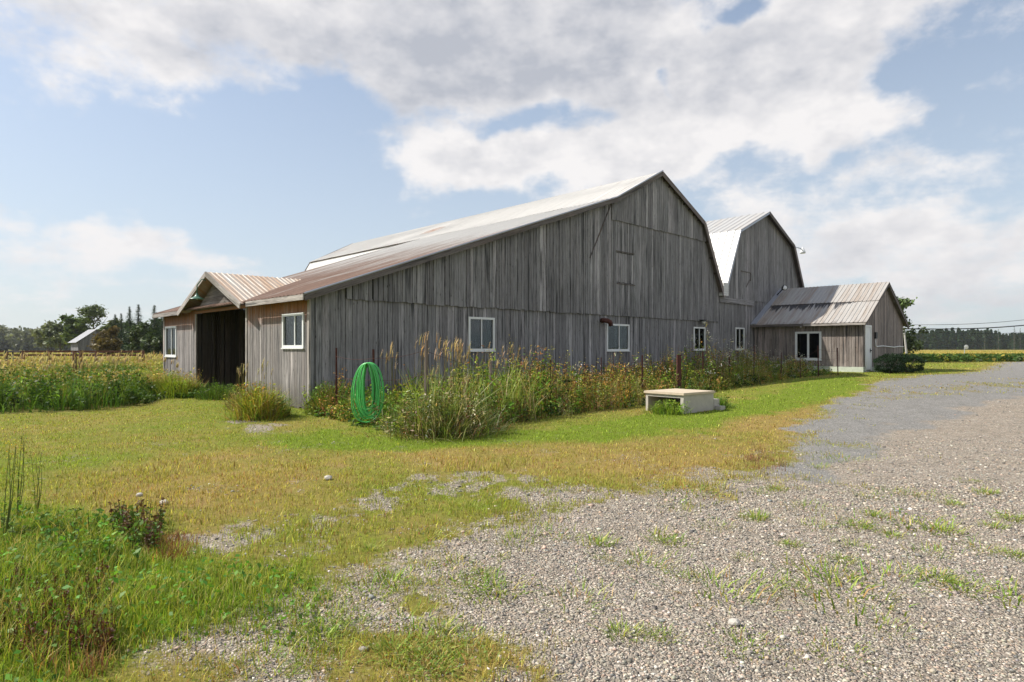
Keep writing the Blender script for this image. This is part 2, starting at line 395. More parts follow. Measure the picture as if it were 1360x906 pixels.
m, t = mat('ground_surface')
P = t.n('ShaderNodeTexCoord').outputs['Object']
aG = t.attr('grass', 'Fac'); aD = t.attr('dry', 'Fac'); aF = t.attr('fine', 'Fac'); aW = t.attr('wild', 'Fac')
def gravel(scale, stops, gap):
    v = t.n('ShaderNodeTexVoronoi', {'Vector': P, 'Scale': scale, 'Randomness': 1.0})
    e = t.n('ShaderNodeTexVoronoi', {'Vector': P, 'Scale': scale}, feature='DISTANCE_TO_EDGE').outputs['Distance']
    rr = t.n('ShaderNodeSeparateColor', {0: v.outputs['Color']}).outputs[0]
    c = t.ramp(rr, stops)
    return t.mix(t.mapr(e, 0, gap, .6, 0), c, (.10, .092, .082)), e
gs = [(0, (.12,.115,.108)), (.2, (.23,.22,.205)), (.4, (.34,.315,.285)), (.6, (.45,.41,.365)), (.78, (.44,.34,.28)), (.88, (.58,.55,.5)), (1, (.74,.71,.66))]
c1, e1 = gravel(38, gs, .16); c1b, e1b = gravel(85, gs, .12)
big = t.noise(P, .8, 4); mid = t.noise(P, 6, 4)
cg = t.mix(t.mapr(mid, .42, .58), c1, c1b)
cg = t.mix(t.mapr(big, .35, .7, .1, .4), cg, (.34, .285, .225))
c2, e2 = gravel(70, [(0, (.12,.12,.12)), (.3, (.22,.222,.226)), (.6, (.30,.302,.308)), (.88, (.42,.42,.42)), (1, (.6,.6,.58))], .14)
c2 = t.mix(t.mapr(mid, .3, .7, .15, .5), c2, (.27, .272, .275))
cg = t.mix(t.mapr(t.math('ADD', aF, t.math('MULTIPLY', t.math('SUBTRACT', mid, .5), .8)), .2, .8), cg, c2)
cg = t.mix(t.mapr(t.noise(P, 2.6, 6, .75), .38, .62, 0, .5), cg, t.mix(1., cg, (.68, .67, .66), 'MULTIPLY'))
cg = t.mix(t.mapr(t.noise(P, 11, 4, .7), .45, .68, 0, .55), cg, t.mix(1., cg, (1.35, 1.32, 1.26), 'MULTIPLY'))
cg = t.mix(t.mapr(t.noise(t.vmath('ADD', P, (9, 3, 0)), 17, 3, .7), .58, .66, 0, .5), cg, (.13, .12, .10))
n1 = t.noise(P, 26, 5, .75); n2 = t.noise(P, 3.0, 5, .65); n3 = t.noise(P, 140, 3, .7)
dryf = t.mapr(t.math('ADD', aD, t.math('MULTIPLY', t.math('SUBTRACT', n2, .5), 1.1)), .05, .85)
gr = t.mix(dryf, (.15, .215, .02), (.30, .225, .07)); gr = t.mix(t.mapr(t.noise(P, 14, 4, .7), .45, .72, 0, .4), gr, (.20, .15, .085))
gr = t.mix(t.mapr(n1, .35, .7, 0, .55), gr, t.mix(1., gr, (.42, .40, .42), 'MULTIPLY'))
gr = t.mix(t.mapr(n3, .4, .75, 0, .5), gr, t.mix(1., gr, (1.6, 1.5, 1.4), 'MULTIPLY'))
sparse = t.mapr(t.noise(P, 1.6, 4, .7), .52, .72, 0, .6)
gr = t.mix(t.math('MULTIPLY', sparse, dryf), gr, (.32, .20, .10))
gw = t.mix(t.mapr(t.noise(P, .05, 4, .7), .4, .6), (.20, .19, .045), (.42, .33, .12))
gw = t.mix(t.mapr(n2, .35, .7, 0, .6), gw, (.08, .12, .02))
gr = t.mix(aW, gr, gw)
cg = t.mix(1., cg, (1.03, .995, .93), 'MULTIPLY')
gf = t.mapr(t.math('ADD', aG, t.math('ADD', t.math('MULTIPLY', t.math('SUBTRACT', n1, .5), .9), t.math('MULTIPLY', t.math('SUBTRACT', t.noise(P, 9, 4), .5), .8))), .46, .72)
col = t.mix(gf, cg, gr)
hb = t.mix(gf, t.math('MULTIPLY', t.mapr(e1, 0, .3), 1.0), t.math('ADD', n1, n3))
finish(t, col, .95, 0, hb, .7, .02, .06); M_GROUND = m

def make_ground():
    fr_ = np.radians(np.concatenate([np.linspace(-52, 52, 620)])); bk = np.radians(np.linspace(52, 308, 60)[1:-1])
    th = np.concatenate([fr_, bk]); R = np.concatenate([[.05], np.geomspace(.6, 5200, 470)])
    T_, R_ = np.meshgrid(th, R)
    x = R_*np.sin(T_); y = R_*np.cos(T_); z = gz(x, y)
    g, d, f_, w_ = field(x.ravel(), y.ravel())
    nr, nc = x.shape
    V = np.stack([x, y, z], 2).reshape(-1, 3)
    i, j = np.meshgrid(np.arange(nr-1), np.arange(nc), indexing='ij')
    j2 = (j+1) % nc
    Q = np.stack([i*nc+j, i*nc+j2, (i+1)*nc+j2, (i+1)*nc+j], 2).reshape(-1, 4)
    Q = Q[:, ::-1]
    gq, fq, wq = g[Q].mean(1), f_[Q].mean(1), w_[Q].mean(1)
    kind = np.where(fq > .5, 2, np.where(gq < .5, 1, np.where(wq > .5, 3, 0)))
    rc = np.hypot(V[Q][:, :, 0].mean(1), V[Q][:, :, 1].mean(1))
    kind = np.where((rc > 110), 3, kind)
    for k, nm in ((0, 'lawn'), (1, 'gravel_yard'), (2, 'driveway'), (3, 'ground')):
        q = Q[kind == k]; idx, inv = np.unique(q.ravel(), return_inverse=True)
        me = bpy.data.meshes.new(nm); me.vertices.add(len(idx)); me.vertices.foreach_set('co', V[idx].astype(np.float32).ravel())
        me.loops.add(len(q)*4); me.loops.foreach_set('vertex_index', inv.astype(np.int32).ravel())
        me.polygons.add(len(q)); me.polygons.foreach_set('loop_start', (np.arange(len(q))*4).astype(np.int32))
        me.polygons.foreach_set('use_smooth', np.ones(len(q), bool))
        me.update(calc_edges=True)
        for an, av in (('grass', g), ('dry', d), ('fine', f_), ('wild', w_)):
            a = me.attributes.new(an, 'FLOAT', 'POINT'); a.data.foreach_set('value', av[idx].astype(np.float32))
        me.materials.append(M_GROUND)
        o = bpy.data.objects.new(nm, me); COL.objects.link(o)
        tag(o, {'lawn': 'mown lawn of green and dried out grass in front of the barn', 'gravel_yard': 'coarse grey and brown gravel yard in the foreground',
                'driveway': 'finer blue grey gravel drive curving past the annex', 'ground': 'open field ground reaching the horizon'}[nm],
            {'lawn': 'lawn', 'gravel_yard': 'gravel yard', 'driveway': 'driveway', 'ground': 'ground'}[nm], None, 'structure')
make_ground()

# ------------------------------------------------------------------ building helpers
def boards(mb, PL, out, a0, a1, zb, zt, holes=(), kinks=(), w=(.12, .2), thick=.022, rag=.01, mat=0, seed=0, jitter=.007, gapmax=.008):
    """vertical boards on plane PL(a, z) facing out; zb / zt give bottom and top heights"""
    rg = random.Random(seed); cuts = sorted(set([k for k in kinks]+[h[0] for h in holes]+[h[1] for h in holes]))
    a = a0; out = Vector(out)
    while a < a1-.01:
        b = min(a+rg.uniform(*w), a1)
        if a1-b < .05: b = a1
        gap = rg.uniform(.007, gapmax*2.2); off = rg.uniform(0, jitter); rnd = rg.random(); dz = rg.uniform(-rag, rag)
        if rg.random() < .07: gap += .016
        cc = [a]+[c for c in cuts if a+.004 < c < b-.004]+[b]
        for i in range(len(cc)-1):
            p, q = cc[i], cc[i+1]-(gap if i == len(cc)-2 else 0)
            mid = (p+q)/2
            segs = [(None, None)]
            hs = sorted([(h[2], h[3]) for h in holes if h[0] <= mid <= h[1]])
            lo = 'B'; out_ = []
            for (h0, h1) in hs: out_.append((lo, h0)); lo = h1
            out_.append((lo, 'T'))
            for (l, h) in out_:
                zl = (zb(p)+dz, zb(q)+dz) if l == 'B' else (l, l)
                zh = (zt(p), zt(q)) if h == 'T' else (h, h)
                if max(zh) - min(zl) < .02: continue
                zh = (max(zh[0], zl[0]+.001), max(zh[1], zl[1]+.001))
                F0 = [Vector(PL(p, zl[0])), Vector(PL(q, zl[1])), Vector(PL(q, zh[1])), Vector(PL(p, zh[0]))]
                fr_ = [v+out*(thick+off) for v in F0]
                cs = [(p, zl[0], 0), (q, zl[1], 0), (q, zh[1], 0), (p, zh[0], 0)]
                fs = [(0,1,2,3), (0,4,5,1), (1,5,6,2), (3,2,6,7), (0,3,7,4)]
                n_ = (fr_[1]-fr_[0]).cross(fr_[2]-fr_[0])
                if n_.dot(out) < 0: fs = [f[::-1] for f in fs]
                mb.add(fr_+F0, fs, cs+cs, rnd, mat)
        a = b
def sheet(mb, O, A, B, rib=.23, rh=.02, mats=(0,), split=None, nb=10, th=.02, sag=.012, seed=0, sheetw=.69, bmap=0.0):
    """ribbed sheet: O origin, A full edge vector along the eaves, B full vector down the slope"""
    O, A, B = Vector(O), Vector(A), Vector(B); La, Lb = A.length, B.length; ua, ub = A/La, B/Lb
    N = ua.cross(ub)
    if N.z < 0: N = -N
    xs = []; k = 0; a = 0.0
    while a < La-.001:
        for da, hh in ((0, 0), (rib*.70, 0), (rib*.78, rh), (rib*.92, rh)):
            if a+da < La: xs.append((a+da, hh))
        a += rib
    xs.append((La, 0))
    rg = random.Random(seed); off = [rg.random()*.012 for _ in range(int(La/sheetw)+3)]; rr = [rg.random() for _ in range(int(La/sheetw)+3)]
    vs = []; co = []; rn = []
    for j in range(nb+1):
        b = Lb*j/nb
        for (a, hh) in xs:
            i = int(a/sheetw)
            z = hh+off[i]*(j/nb)+sag*(float(vnoise(a*.35+seed, b*.5, seed))-.5)*4*math.sin(math.pi*j/nb)
            vs.append(O+ua*a+ub*b+N*z); co.append((a, b+bmap, 0)); rn.append(rr[i])
    n = len(xs); fs = []; ms = []
    for j in range(nb):
        for i in range(n-1):
            fs.append((j*n+i, j*n+i+1, (j+1)*n+i+1, (j+1)*n+i)); ms.append(0 if split is None or xs[i][0] < split else 1)
    e = ua.cross(ub).dot(N)
    if e < 0: fs = [f[::-1] for f in fs]
    base = len(mb.v); mb.add(vs, fs, co, rn)
    for q in range(len(fs)): mb.m[-len(fs)+q] = ms[q]
    # underside, one flat sheet with closed edges
    lo = [O-N*th, O+A-N*th, O+A+B-N*th, O+B-N*th]; up = [O-N*.012, O+A-N*.012, O+A+B-N*.012, O+B-N*.012]
    fs = [(3,2,1,0), (0,1,5,4), (1,2,6,5), (2,3,7,6), (3,0,4,7)]
    mb.add(lo+up, fs if e > 0 else [f[::-1] for f in fs], None, .5, 0 if split is None else 0)
def window(parent, PL, out, a0, a1, z0, z1, label=None, curtain=None, mull=(.5,), fw=.07, sill=True, hung=False):
    """pane with its frame, sill and curtain; (a, z) on plane PL"""
    out = Vector(out)
    def v(a, z, d): return Vector(PL(a, z))+out*d
    ea = (v(a1, z0, 0)-v(a0, z0, 0)).normalized(); uz = Vector((0,0,1))
    g = MB(); g.box(v(a0+fw*.5, z0+fw*.5, .006), ea*(a1-a0-fw), uz*(z1-z0-fw), out*.008)
    w_ = g.build('window', M_GLASS, parent)
    if label: w_['label'] = label
    f = MB()
    f.box(v(a0-.01, z0, .0), ea*fw, uz*(z1-z0), out*.055); f.box(v(a1-fw+.01, z0, .0), ea*fw, uz*(z1-z0), out*.055)
    f.box(v(a0+fw-.01, z1-fw, .0), ea*(a1-a0-2*fw+.02), uz*fw, out*.053); f.box(v(a0+fw-.01, z0, .0), ea*(a1-a0-2*fw+.02), uz*fw, out*.053)
    for mu in mull:
        c = a0+(a1-a0)*mu; ww = .04 if not hung else .1
        f.box(v(c-ww/2, z0+fw, .002), ea*ww, uz*(z1-z0-2*fw), out*.036)
    f.build('window_frame', M_WHITE, w_)
    if sill:
        s = MB(); s.box(v(a0-.03, z0-.032, .0), ea*(a1-a0+.06), uz*.03, out*.075); s.build('window_sill', M_WHITE, w_)
    if curtain:
        for (c0, c1) in curtain:
            m_ = MB(); n = 16; vs = []
            for i in range(n+1):
                a = a0+(a1-a0)*(c0+(c1-c0)*i/n); d = -.09+.018*math.sin(i*1.9)
                vs += [v(a, z0+.03, d), v(a, z1-.03, d)]
            m_.add(vs, [(2*i, 2*i+2, 2*i+3, 2*i+1) for i in range(n)]); m_.build('curtain', M_CURT, w_)
    return w_
def interp(pts):
    return lambda a: float(np.interp(a, [p[0] for p in pts], [p[1] for p in pts]))
u3 = Vector((UX, UY, 0)); v3 = Vector((VX, VY, 0)); Z3 = Vector((0,0,1))
def GPL(s): return lambda a, z: W(a, s, z)      # plane parallel to the gable
def SPL(t): return lambda a, z: W(t, a, z)      # plane parallel to the eaves wall
gzf = lambda p: float(gz(p[0], p[1]))

# ------------------------------------------------------------------ front barn
E0, B0, RG, B1, E1 = (-.32, 2.98), (12.87, 7.64), (16.18, 9.33), (19.9, 7.65), (21.78, 4.41)
LEN, LTL = 25.6, 12.9
barn = empty('barn', W(0, 0, 0), 'long weathered grey barn with rusty roof, its lean-to eaves low over a dark doorway', 'barn', 'grey board farm buildings')
prof = [(0, 2.98+.32*.353), B0, RG, B1, E1]
ptop = interp([(a, z-.06) for a, z in prof])
gw = []      # gable windows as (t0,t1,z0,z1)
for (x0, x1, y0, y1) in ((621.5, 655.5, 421, 466), (805, 834.5, 430, 466), (920.5, 935.5, 434, 465)):
    t0, z1_ = gable(x0, y0); t1, _ = gable(x1, y0); _, z0_ = gable((x0+x1)/2, y1); _, z1b = gable((x0+x1)/2, y0+.5)
    gw.append((t0, t1, z0_, z1b))
LINE = 2.93; UP = 6.78
w1 = MB()
gr0 = lambda a: gzf(W(a, 0, 0))-.05
boards(w1, GPL(0), -v3, 0, 21.72, lambda a: gr0(a)+.06, lambda a: ptop(a) if a < 1.01 else min(LINE+.05, ptop(a)), [h for h in gw], (1.0,), (.13, .21), rag=.03, seed=1)
boards(w1, GPL(-.055), -v3, 1.0, 11.04, lambda a: LINE, lambda a: max(LINE+.01, ptop(a)), (), (), (.12, .2), rag=.022, seed=2, jitter=.016, gapmax=.014)
hx0, hz1 = gable(816.4, 335); hx1, hz0 = gable(839.6, 378)
hole = (hx0, hx1, hz0, hz1)
boards(w1, GPL(-.055), -v3, 11.06, 21.72, lambda a: LINE, lambda a: ptop(a) if a < 12.82 else min(UP+.03, ptop(a)), [hole], (12.8, B1[0],), (.11, .17), rag=.012, seed=3, jitter=.005)
boards(w1, GPL(-.1), -v3, 12.8, 20.38, lambda a: UP, lambda a: max(UP+.005, ptop(a)), (), (B0[0], RG[0], B1[0]), (.14, .22), rag=.015, seed=4)
w1.build('gable_wall', M_GABLE, barn)
hd = MB(); boards(hd, GPL(-.050), -v3, hx0+.01, hx1-.01, lambda a: hz0+.02, lambda a: hz1-.02, (), (), (.13, .17), seed=5); hd.build('loft_hatch', M_GABLE, barn)
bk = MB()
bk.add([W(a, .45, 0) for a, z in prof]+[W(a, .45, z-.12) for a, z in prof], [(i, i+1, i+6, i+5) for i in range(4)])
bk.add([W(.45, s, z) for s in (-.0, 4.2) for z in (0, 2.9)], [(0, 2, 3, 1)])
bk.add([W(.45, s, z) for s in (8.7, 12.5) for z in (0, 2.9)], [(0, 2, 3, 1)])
bk.build('interior_shade_backing', M_DARK, barn)  # added dark sheets behind gaps and windows, painted as unlit interior
# eaves wall with the doorway
S0, S1, S2 = 4.16, 8.68, 12.6
wr = side(377, 416)[0], side(405, 416)[0]; zr1 = side(391, 416.3)[1]; zr0 = side(391, 462)[1]
wl = side(221, 434)[0], side(235.5, 434)[0]; zl1 = side(228, 433.5)[1]; zl0 = side(228, 473.5)[1]
hr = (min(wr), max(wr), zr0, zr1); hl = (min(wl), max(wl), zl0, zl1)
sw = MB(); ztop = lambda a: 2.98
boards(sw, SPL(0), -u3, 0, S0, lambda a: .03, ztop, [hr], (), (.10, .17), rag=.03, seed=6)
sw.build('eaves_wall', M_SIDE, barn); sw = MB()
boards(sw, SPL(0), -u3, S1, S2, lambda a: .03, ztop, [hl], (), (.10, .17), rag=.03, seed=7)
sw.build('eaves_wall', M_SIDE, barn)
tr = MB()
tr.box(W(-.045, -.03, 0.02), u3*.045, v3*.12, Z3*2.9, .3); tr.box(W(-.05, S0-.1, 0.0), u3*.05, v3*.1, Z3*2.93, .1)
tr.box(W(-.05, S1, 0.0), u3*.05, v3*.1, Z3*2.93, .6); tr.box(W(-.05, S2-.1, 0), u3*.05, v3*.1, Z3*2.9, .8)
tr.build('corner_board', M_TRIM, barn)
# walls of the recess and the back walls
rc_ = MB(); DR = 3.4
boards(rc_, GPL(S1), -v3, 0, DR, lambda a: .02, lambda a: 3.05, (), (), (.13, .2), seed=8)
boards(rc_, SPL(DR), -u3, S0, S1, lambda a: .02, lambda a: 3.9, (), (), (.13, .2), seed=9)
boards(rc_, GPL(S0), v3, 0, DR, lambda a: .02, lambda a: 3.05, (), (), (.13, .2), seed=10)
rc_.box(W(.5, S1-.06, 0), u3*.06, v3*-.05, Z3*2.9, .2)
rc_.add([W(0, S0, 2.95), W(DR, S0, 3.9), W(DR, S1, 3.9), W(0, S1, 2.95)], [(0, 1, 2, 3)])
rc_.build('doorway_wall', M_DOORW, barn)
fw_ = MB()
boards(fw_, GPL(S2), v3, 0, 11.2, lambda a: .0, lambda a: ptop(a), (), (), (.2, .3), seed=11)
boards(fw_, SPL(11.05), -u3, S2, LEN-.2, lambda a: .0, lambda a: 4.5, (), (), (.2, .3), seed=12)
prof2 = interp([(11.05, 4.4), B0, RG, B1, E1])
boards(fw_, GPL(LEN-.2), v3, 11.05, 21.68, lambda a: .0, lambda a: prof2(a)-.06, (), (B0[0], RG[0], B1[0]), (.2, .3), seed=13)
boards(fw_, SPL(21.7), u3, 0, LEN-.2, lambda a: .2, lambda a: 4.4, (), (), (.2, .3), seed=14)
fw_.build('rear_wall', M_GABLE, barn)
OH = -.32
rf = MB()
sheet(rf, W(B0[0], OH, B0[1]), v3*(LTL-OH), Vector(W(*[E0[0], OH, E0[1]]))-Vector(W(B0[0], OH, B0[1])), rib=.24, nb=26, sag=.02, seed=1)
sheet(rf, W(RG[0], OH, RG[1]), v3*(LEN+.3-OH), Vector(W(B0[0]-.12, OH, B0[1]-.03))-Vector(W(RG[0], OH, RG[1])), rib=.24, nb=8, sag=.03, seed=2, bmap=-3.8)
sheet(rf, W(RG[0], OH, RG[1]), v3*(LEN+.3-OH), Vector(W(B1[0], OH, B1[1]))-Vector(W(RG[0], OH, RG[1])), rib=.24, nb=6, seed=3)
sheet(rf, W(B1[0], OH, B1[1]), v3*(LEN+.3-OH), Vector(W(E1[0]+.1, OH, E1[1]-.15))-Vector(W(B1[0], OH, B1[1])), rib=.24, nb=6, seed=4)
roof = rf.build('roof', M_ROOF, barn)
rs = MB(); sheet(rs, W(B0[0], LTL, B0[1]), v3*(LEN+.3-LTL), Vector(W(10.9, LTL, 4.3))-Vector(W(B0[0], LTL, B0[1])), rib=.24, nb=5, seed=5)
rs.build('steep_roof', M_ROOFW, barn)
fa = MB()
fa.box(W(-.36, OH, 2.83), u3*.03, v3*(2.9-OH+.45), Z3*.14, .2); fa.box(W(-.36, 9.55, 2.83), u3*.03, v3*(LTL-9.55), Z3*.14, .7)
fa.build('eaves_board', M_TRIM, barn)
rk = MB()
def rake(mb, pts, s, w=.03, h=.2, dz=-.075, **k):
    for (a, za), (b, zb_) in zip(pts[:-1], pts[1:]):
        mb.beam(W(a, s, za+dz), W(b, s, zb_+dz), w, h, rnd=random.random(), **k)
rake(rk, [E0, B0, RG], OH+.016); rake(rk, [RG, B1, (21.88, 4.25)], OH+.016)
rk.build('rake_board', M_DARKTRIM, barn); rk = MB(); rake(rk, [E0, B0], LTL-.02); rk.build('rake_board', M_DARKTRIM, barn); rk = MB(); rake(rk, [(10.9, 4.3), B0, RG], LEN+.28)
rk.build('rake_board', M_DARKTRIM, barn)
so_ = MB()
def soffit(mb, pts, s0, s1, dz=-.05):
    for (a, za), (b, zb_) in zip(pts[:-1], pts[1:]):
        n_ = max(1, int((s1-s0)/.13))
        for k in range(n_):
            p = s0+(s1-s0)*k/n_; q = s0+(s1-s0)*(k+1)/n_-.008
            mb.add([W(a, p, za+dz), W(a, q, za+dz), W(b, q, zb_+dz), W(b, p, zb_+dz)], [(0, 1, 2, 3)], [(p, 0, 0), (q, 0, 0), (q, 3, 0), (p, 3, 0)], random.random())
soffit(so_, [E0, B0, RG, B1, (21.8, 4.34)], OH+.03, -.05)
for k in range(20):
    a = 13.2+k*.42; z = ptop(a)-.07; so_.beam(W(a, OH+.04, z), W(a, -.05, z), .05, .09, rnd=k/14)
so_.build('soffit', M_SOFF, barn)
rt = MB(); rt.tube([W(E0[0], OH-.005, E0[1]+.01), W(B0[0], OH-.005, B0[1]+.02), W(RG[0], OH-.005, RG[1]+.03)], .03, 6); rt.build('roof_edge_trim', M_FLASH, barn)
# gabled hood over the doorway
PC, PH, PE, PR, PP = 6.5, 2.92, 2.93, 4.12, .42
def lean_t(z): return E0[0]+(z-E0[1])/.353
pr = MB(); t_r = lean_t(PR)+.1
def tri_sheet(mb, sgn, seed):
    # ribbed strips running from ridge to eave, cut short where they meet the big roof
    n = 20; x0 = -PP
    for i in range(n):
        ta, tb = x0+(t_r-x0)*i/n, x0+(t_r-x0)*(i+1)/n
        def frac(tt): return 1.0 if tt <= E0[0] else max(0.0, min(1.0, 1-(tt-E0[0])/(t_r-E0[0])))
        fa_, fb_ = frac(ta), frac(tb); r = random.Random(seed+i//3).random()
        def pt(tt, f, dz): return Vector(W(tt, PC+sgn*PH*f, PR-(PR-PE)*f+dz))
        tm = ta+(tb-ta)*.75; fm = frac(tm); tm2 = ta+(tb-ta)*.88; fm2 = frac(tm2)
        vs = []; co = []
        for (tt, f, hh) in ((ta, fa_, 0), (tm, fm, 0), (tm2, fm2, .028), (tb, fb_, 0)):
            vs += [pt(tt, 0, hh), pt(tt, f, hh)]; co += [(tt, 0, 0), (tt, f*PH, 0)]
        fs = [(0,2,3,1), (2,4,5,3), (4,6,7,5)]
        mb.add(vs, fs if sgn > 0 else [f[::-1] for f in fs], co, r)
    mb.add([pt(x0, 0, -.04), pt(x0, 1, -.04), pt(E0[0]+.2, 1, -.04), pt(t_r, 0, -.04)], [(0,1,2,3)], None, .5)
tri_sheet(pr, -1, 3); tri_sheet(pr, 1, 9)
pr.build('porch_roof', M_PORCH, barn)
pf = MB()
for sg in (-1, 1):
    pf.beam(W(-PP-.012, PC, PR-.07), W(-PP-.012, PC+sg*PH, PE-.07), .03, .17, rnd=.2+.3*sg)
pf.build('porch_rake_board', M_TRIM, barn)
pd = MB()
nb_ = 8
for i in range(nb_):                       # horizontal boards of the pediment
    z0 = 2.93+i*.135; z1 = z0+.13
    hf = lambda z: max(.0, PH*(PR-.1-z)/(PR-PE))
    a, b = hf(z0)*.82, hf(z1)*.82
    if a <= .05: break
    v_ = [W(-.03, PC-a, z0), W(-.03, PC+a, z0), W(-.03, PC+b, z1), W(-.03, PC-b, z1)]
    pd.add(v_+[tuple(Vector(p)+u3*.02) for p in v_], [(0,3,2,1), (4,5,6,7), (0,1,5,4), (1,2,6,5), (2,3,7,6), (3,0,4,7)], [(z0, -a, 0), (z0, a, 0), (z1, b, 0), (z1, -b, 0)]*2, random.random())
pd.box(W(-.07, S0-.05, 2.84), u3*.05, v3*(S1-S0+.1), Z3*.1, .4)
pd.build('pediment', M_SIDE, barn)
# windows
window(barn, GPL(0), -v3, *gw[0], curtain=[(.78, .93)])
window(barn, GPL(0), -v3, *gw[1], curtain=[(.45, .8)], mull=(.55,))
window(barn, GPL(0), -v3, *gw[2], curtain=[(.5, .62)], mull=(.5,))
window(barn, SPL(0), -u3, *hr, curtain=[(.02, .98)], mull=(.42,))
window(barn, SPL(0), -u3, *hl, curtain=[(.02, .98)], mull=(.45,))
# broken brace line, pieces on the gable wall
dr = MB(); a0_, za = gable(809, 272); a1_, zb_ = gable(781, 343)
dr.beam(W(a0_, -.098, za), W(a1_, -.098, zb_), .035, .03, up=tuple(-v3), rnd=.9); 
for (xa, ya, xb, yb) in ((816, 333.5, 840, 338), (817, 376.5, 841, 379)):
    a, z = gable(xa, ya); b, z2 = gable(xb, yb); dr.beam(W(a, -.096, z), W(b, -.096, z), .02, .035, rnd=.9)
dr.build('wall_batten', M_DARKTRIM, barn)
# gooseneck lamp on the hood
lp = Vector(W(-PP-.26, PC+.05, 3.25)); 
lamp = empty('barn_lamp', tuple(lp), 'green enamel gooseneck lamp hanging from the hood over the doorway', 'lamp')
ga = MB(); rk_p = Vector(W(-PP-.03, PC-.05, 3.82))
pts = [rk_p, rk_p-u3*.05+Z3*.05, rk_p-u3*.13+Z3*.04, lp+Z3*.42, lp+Z3*.3, lp+Z3*.10]
ga.tube(pts, .018, 8); ga.build('arm', M_GREEN, lamp, smooth=True)
sh = MB(); n = 24; rings = [(.03, .16), (.05, .10), (.09, .05), (.17, .0), (.25, -.035), (.25, -.045), (.165, -.012), (.08, .03)]
vs = [lp+Vector((math.cos(2*math.pi*k/n)*r, math.sin(2*math.pi*k/n)*r, z)) for r, z in rings for k in range(n)]
sh.add(vs, [(i*n+k, i*n+(k+1)%n, (i+1)*n+(k+1)%n, (i+1)*n+k) for i in range(len(rings)-1) for k in range(n)]); sh.build('lamp_shade', M_GREEN, lamp, smooth=True)
bu = MB(); bu.tube([lp+Z3*.03, lp+Z3*-.02, lp+Z3*-.05], [.03, .04, .015], 10); bu.build('bulb', M_WHITE, lamp, smooth=True)
# rusty duct elbow over the middle window
t0, z0 = gable(797, 424); t1, z1 = gable(812, 427)
du = MB(); c0 = Vector(W(t0+.05, -.03, z0-.05)); du.tube([c0, c0-v3*.16, c0-v3*.24+u3*.07-Z3*.02, c0-v3*.26+u3*.2-Z3*.06, c0-v3*.26+u3*.27-Z3*.2], .095, 14, cap=True)
tag(du.build('exhaust_pipe', M_RUST, None, tuple(c0), smooth=True), 'rusty bent exhaust pipe sticking out over the middle gable window', 'pipe')
t0, z0 = gable(930, 428)
fl = empty('wall_light', W(t0, -.05, z0), 'small flood light with a tin hood above the narrow gable window', 'lamp')
a = MB(); a.box(W(t0-.22, -.05, z0+.12), u3*.44, -v3*.30-Z3*.07, Z3*.015); a.build('hood', M_BLACK, fl)
a = MB(); c0 = Vector(W(t0, -.06, z0)); a.tube([c0+v3*.0, c0-v3*.08, c0-v3*.18-Z3*.03], [.05, .07, .09], 12); a.build('bulb', M_WHITE, fl, smooth=True)

# ------------------------------------------------------------------ rear barn
Q0, Q1, Q2, Q3, Q4 = (22.2, 4.88), (23.6, 7.77), (27.1, 9.25), (30.62, 7.76), (32.25, 4.98)
barn2 = empty('barn', W(22.4, 0, .35), 'tall grey gambrel barn with bright white tin roof side, standing behind the annex', 'barn', 'grey board farm buildings')
q_ = interp([(21.7, 4.6), (22.2, 4.8), Q1, Q2, Q3, Q4]); qt = lambda a: q_(a)-.06
tw0, zz1 = gable(976.5, 435); tw1, _ = gable(988, 435); zz0 = gable(982, 464.5)[1]
h4 = (tw0, tw1, zz0, zz1)
m2 = MB(); L2 = 4.2
boards(m2, GPL(.02), -v3, 21.74, 32.2, lambda a: gzf(W(a, 0, 0))+.1, lambda a: min(L2+.05, qt(a)), [h4], (), (.14, .22), seed=21)
boards(m2, GPL(-.01), -v3, 22.3, 32.2, lambda a: L2, lambda a: max(L2+.01, qt(a)), (), (Q1[0], Q2[0], Q3[0]), (.13, .2), seed=22, rag=.02)
m2.box(W(21.78, -.05, 3.93), u3*3.9, -v3*.03, Z3*.27, .5)
m2.build('gable_wall', M_GABLE, barn2)
pp = [(21.8, 4.5), Q1, Q2, Q3, Q4]
b2 = MB(); b2.add([W(a, .45, .2) for a, z in pp]+[W(a, .45, z-.12) for a, z in pp], [(i, i+1, i+6, i+5) for i in range(4)]); b2.build('interior_shade_backing', M_DARK, barn2)  # added dark sheet, interior shade painted in
b3 = MB(); boards(b3, SPL(32.2), u3, 0, 20, lambda a: .3, lambda a: 5, (), (), (.2, .3), seed=23); boards(b3, GPL(20), v3, 21.9, 32.2, lambda a: .3, qt, (), (Q1[0], Q2[0], Q3[0]), (.2, .3), seed=24); b3.build('rear_wall', M_GABLE, barn2)
r2 = MB(); O2 = -.32; S_ = 20.3
sheet(r2, W(*[Q2[0], O2, Q2[1]]), v3*S_, Vector(W(Q1[0], O2, Q1[1]))-Vector(W(Q2[0], O2, Q2[1])), rib=.42, rh=.03, nb=6, seed=6)
sheet(r2, W(*[Q2[0], O2, Q2[1]]), v3*S_, Vector(W(Q3[0], O2, Q3[1]))-Vector(W(Q2[0], O2, Q2[1])), rib=.42, nb=6, seed=7)
sheet(r2, W(*[Q3[0], O2, Q3[1]]), v3*S_, Vector(W(Q4[0]+.1, O2, Q4[1]-.15))-Vector(W(Q3[0], O2, Q3[1])), rib=.42, nb=6, seed=8)
r2.build('roof', M_ROOFG, barn2)
r3 = MB(); sheet(r3, W(*[Q1[0], O2, Q1[1]]), v3*S_, Vector(W(22.15, O2, 4.9))-Vector(W(Q1[0], O2, Q1[1])), rib=.42, rh=.035, nb=6, seed=9)
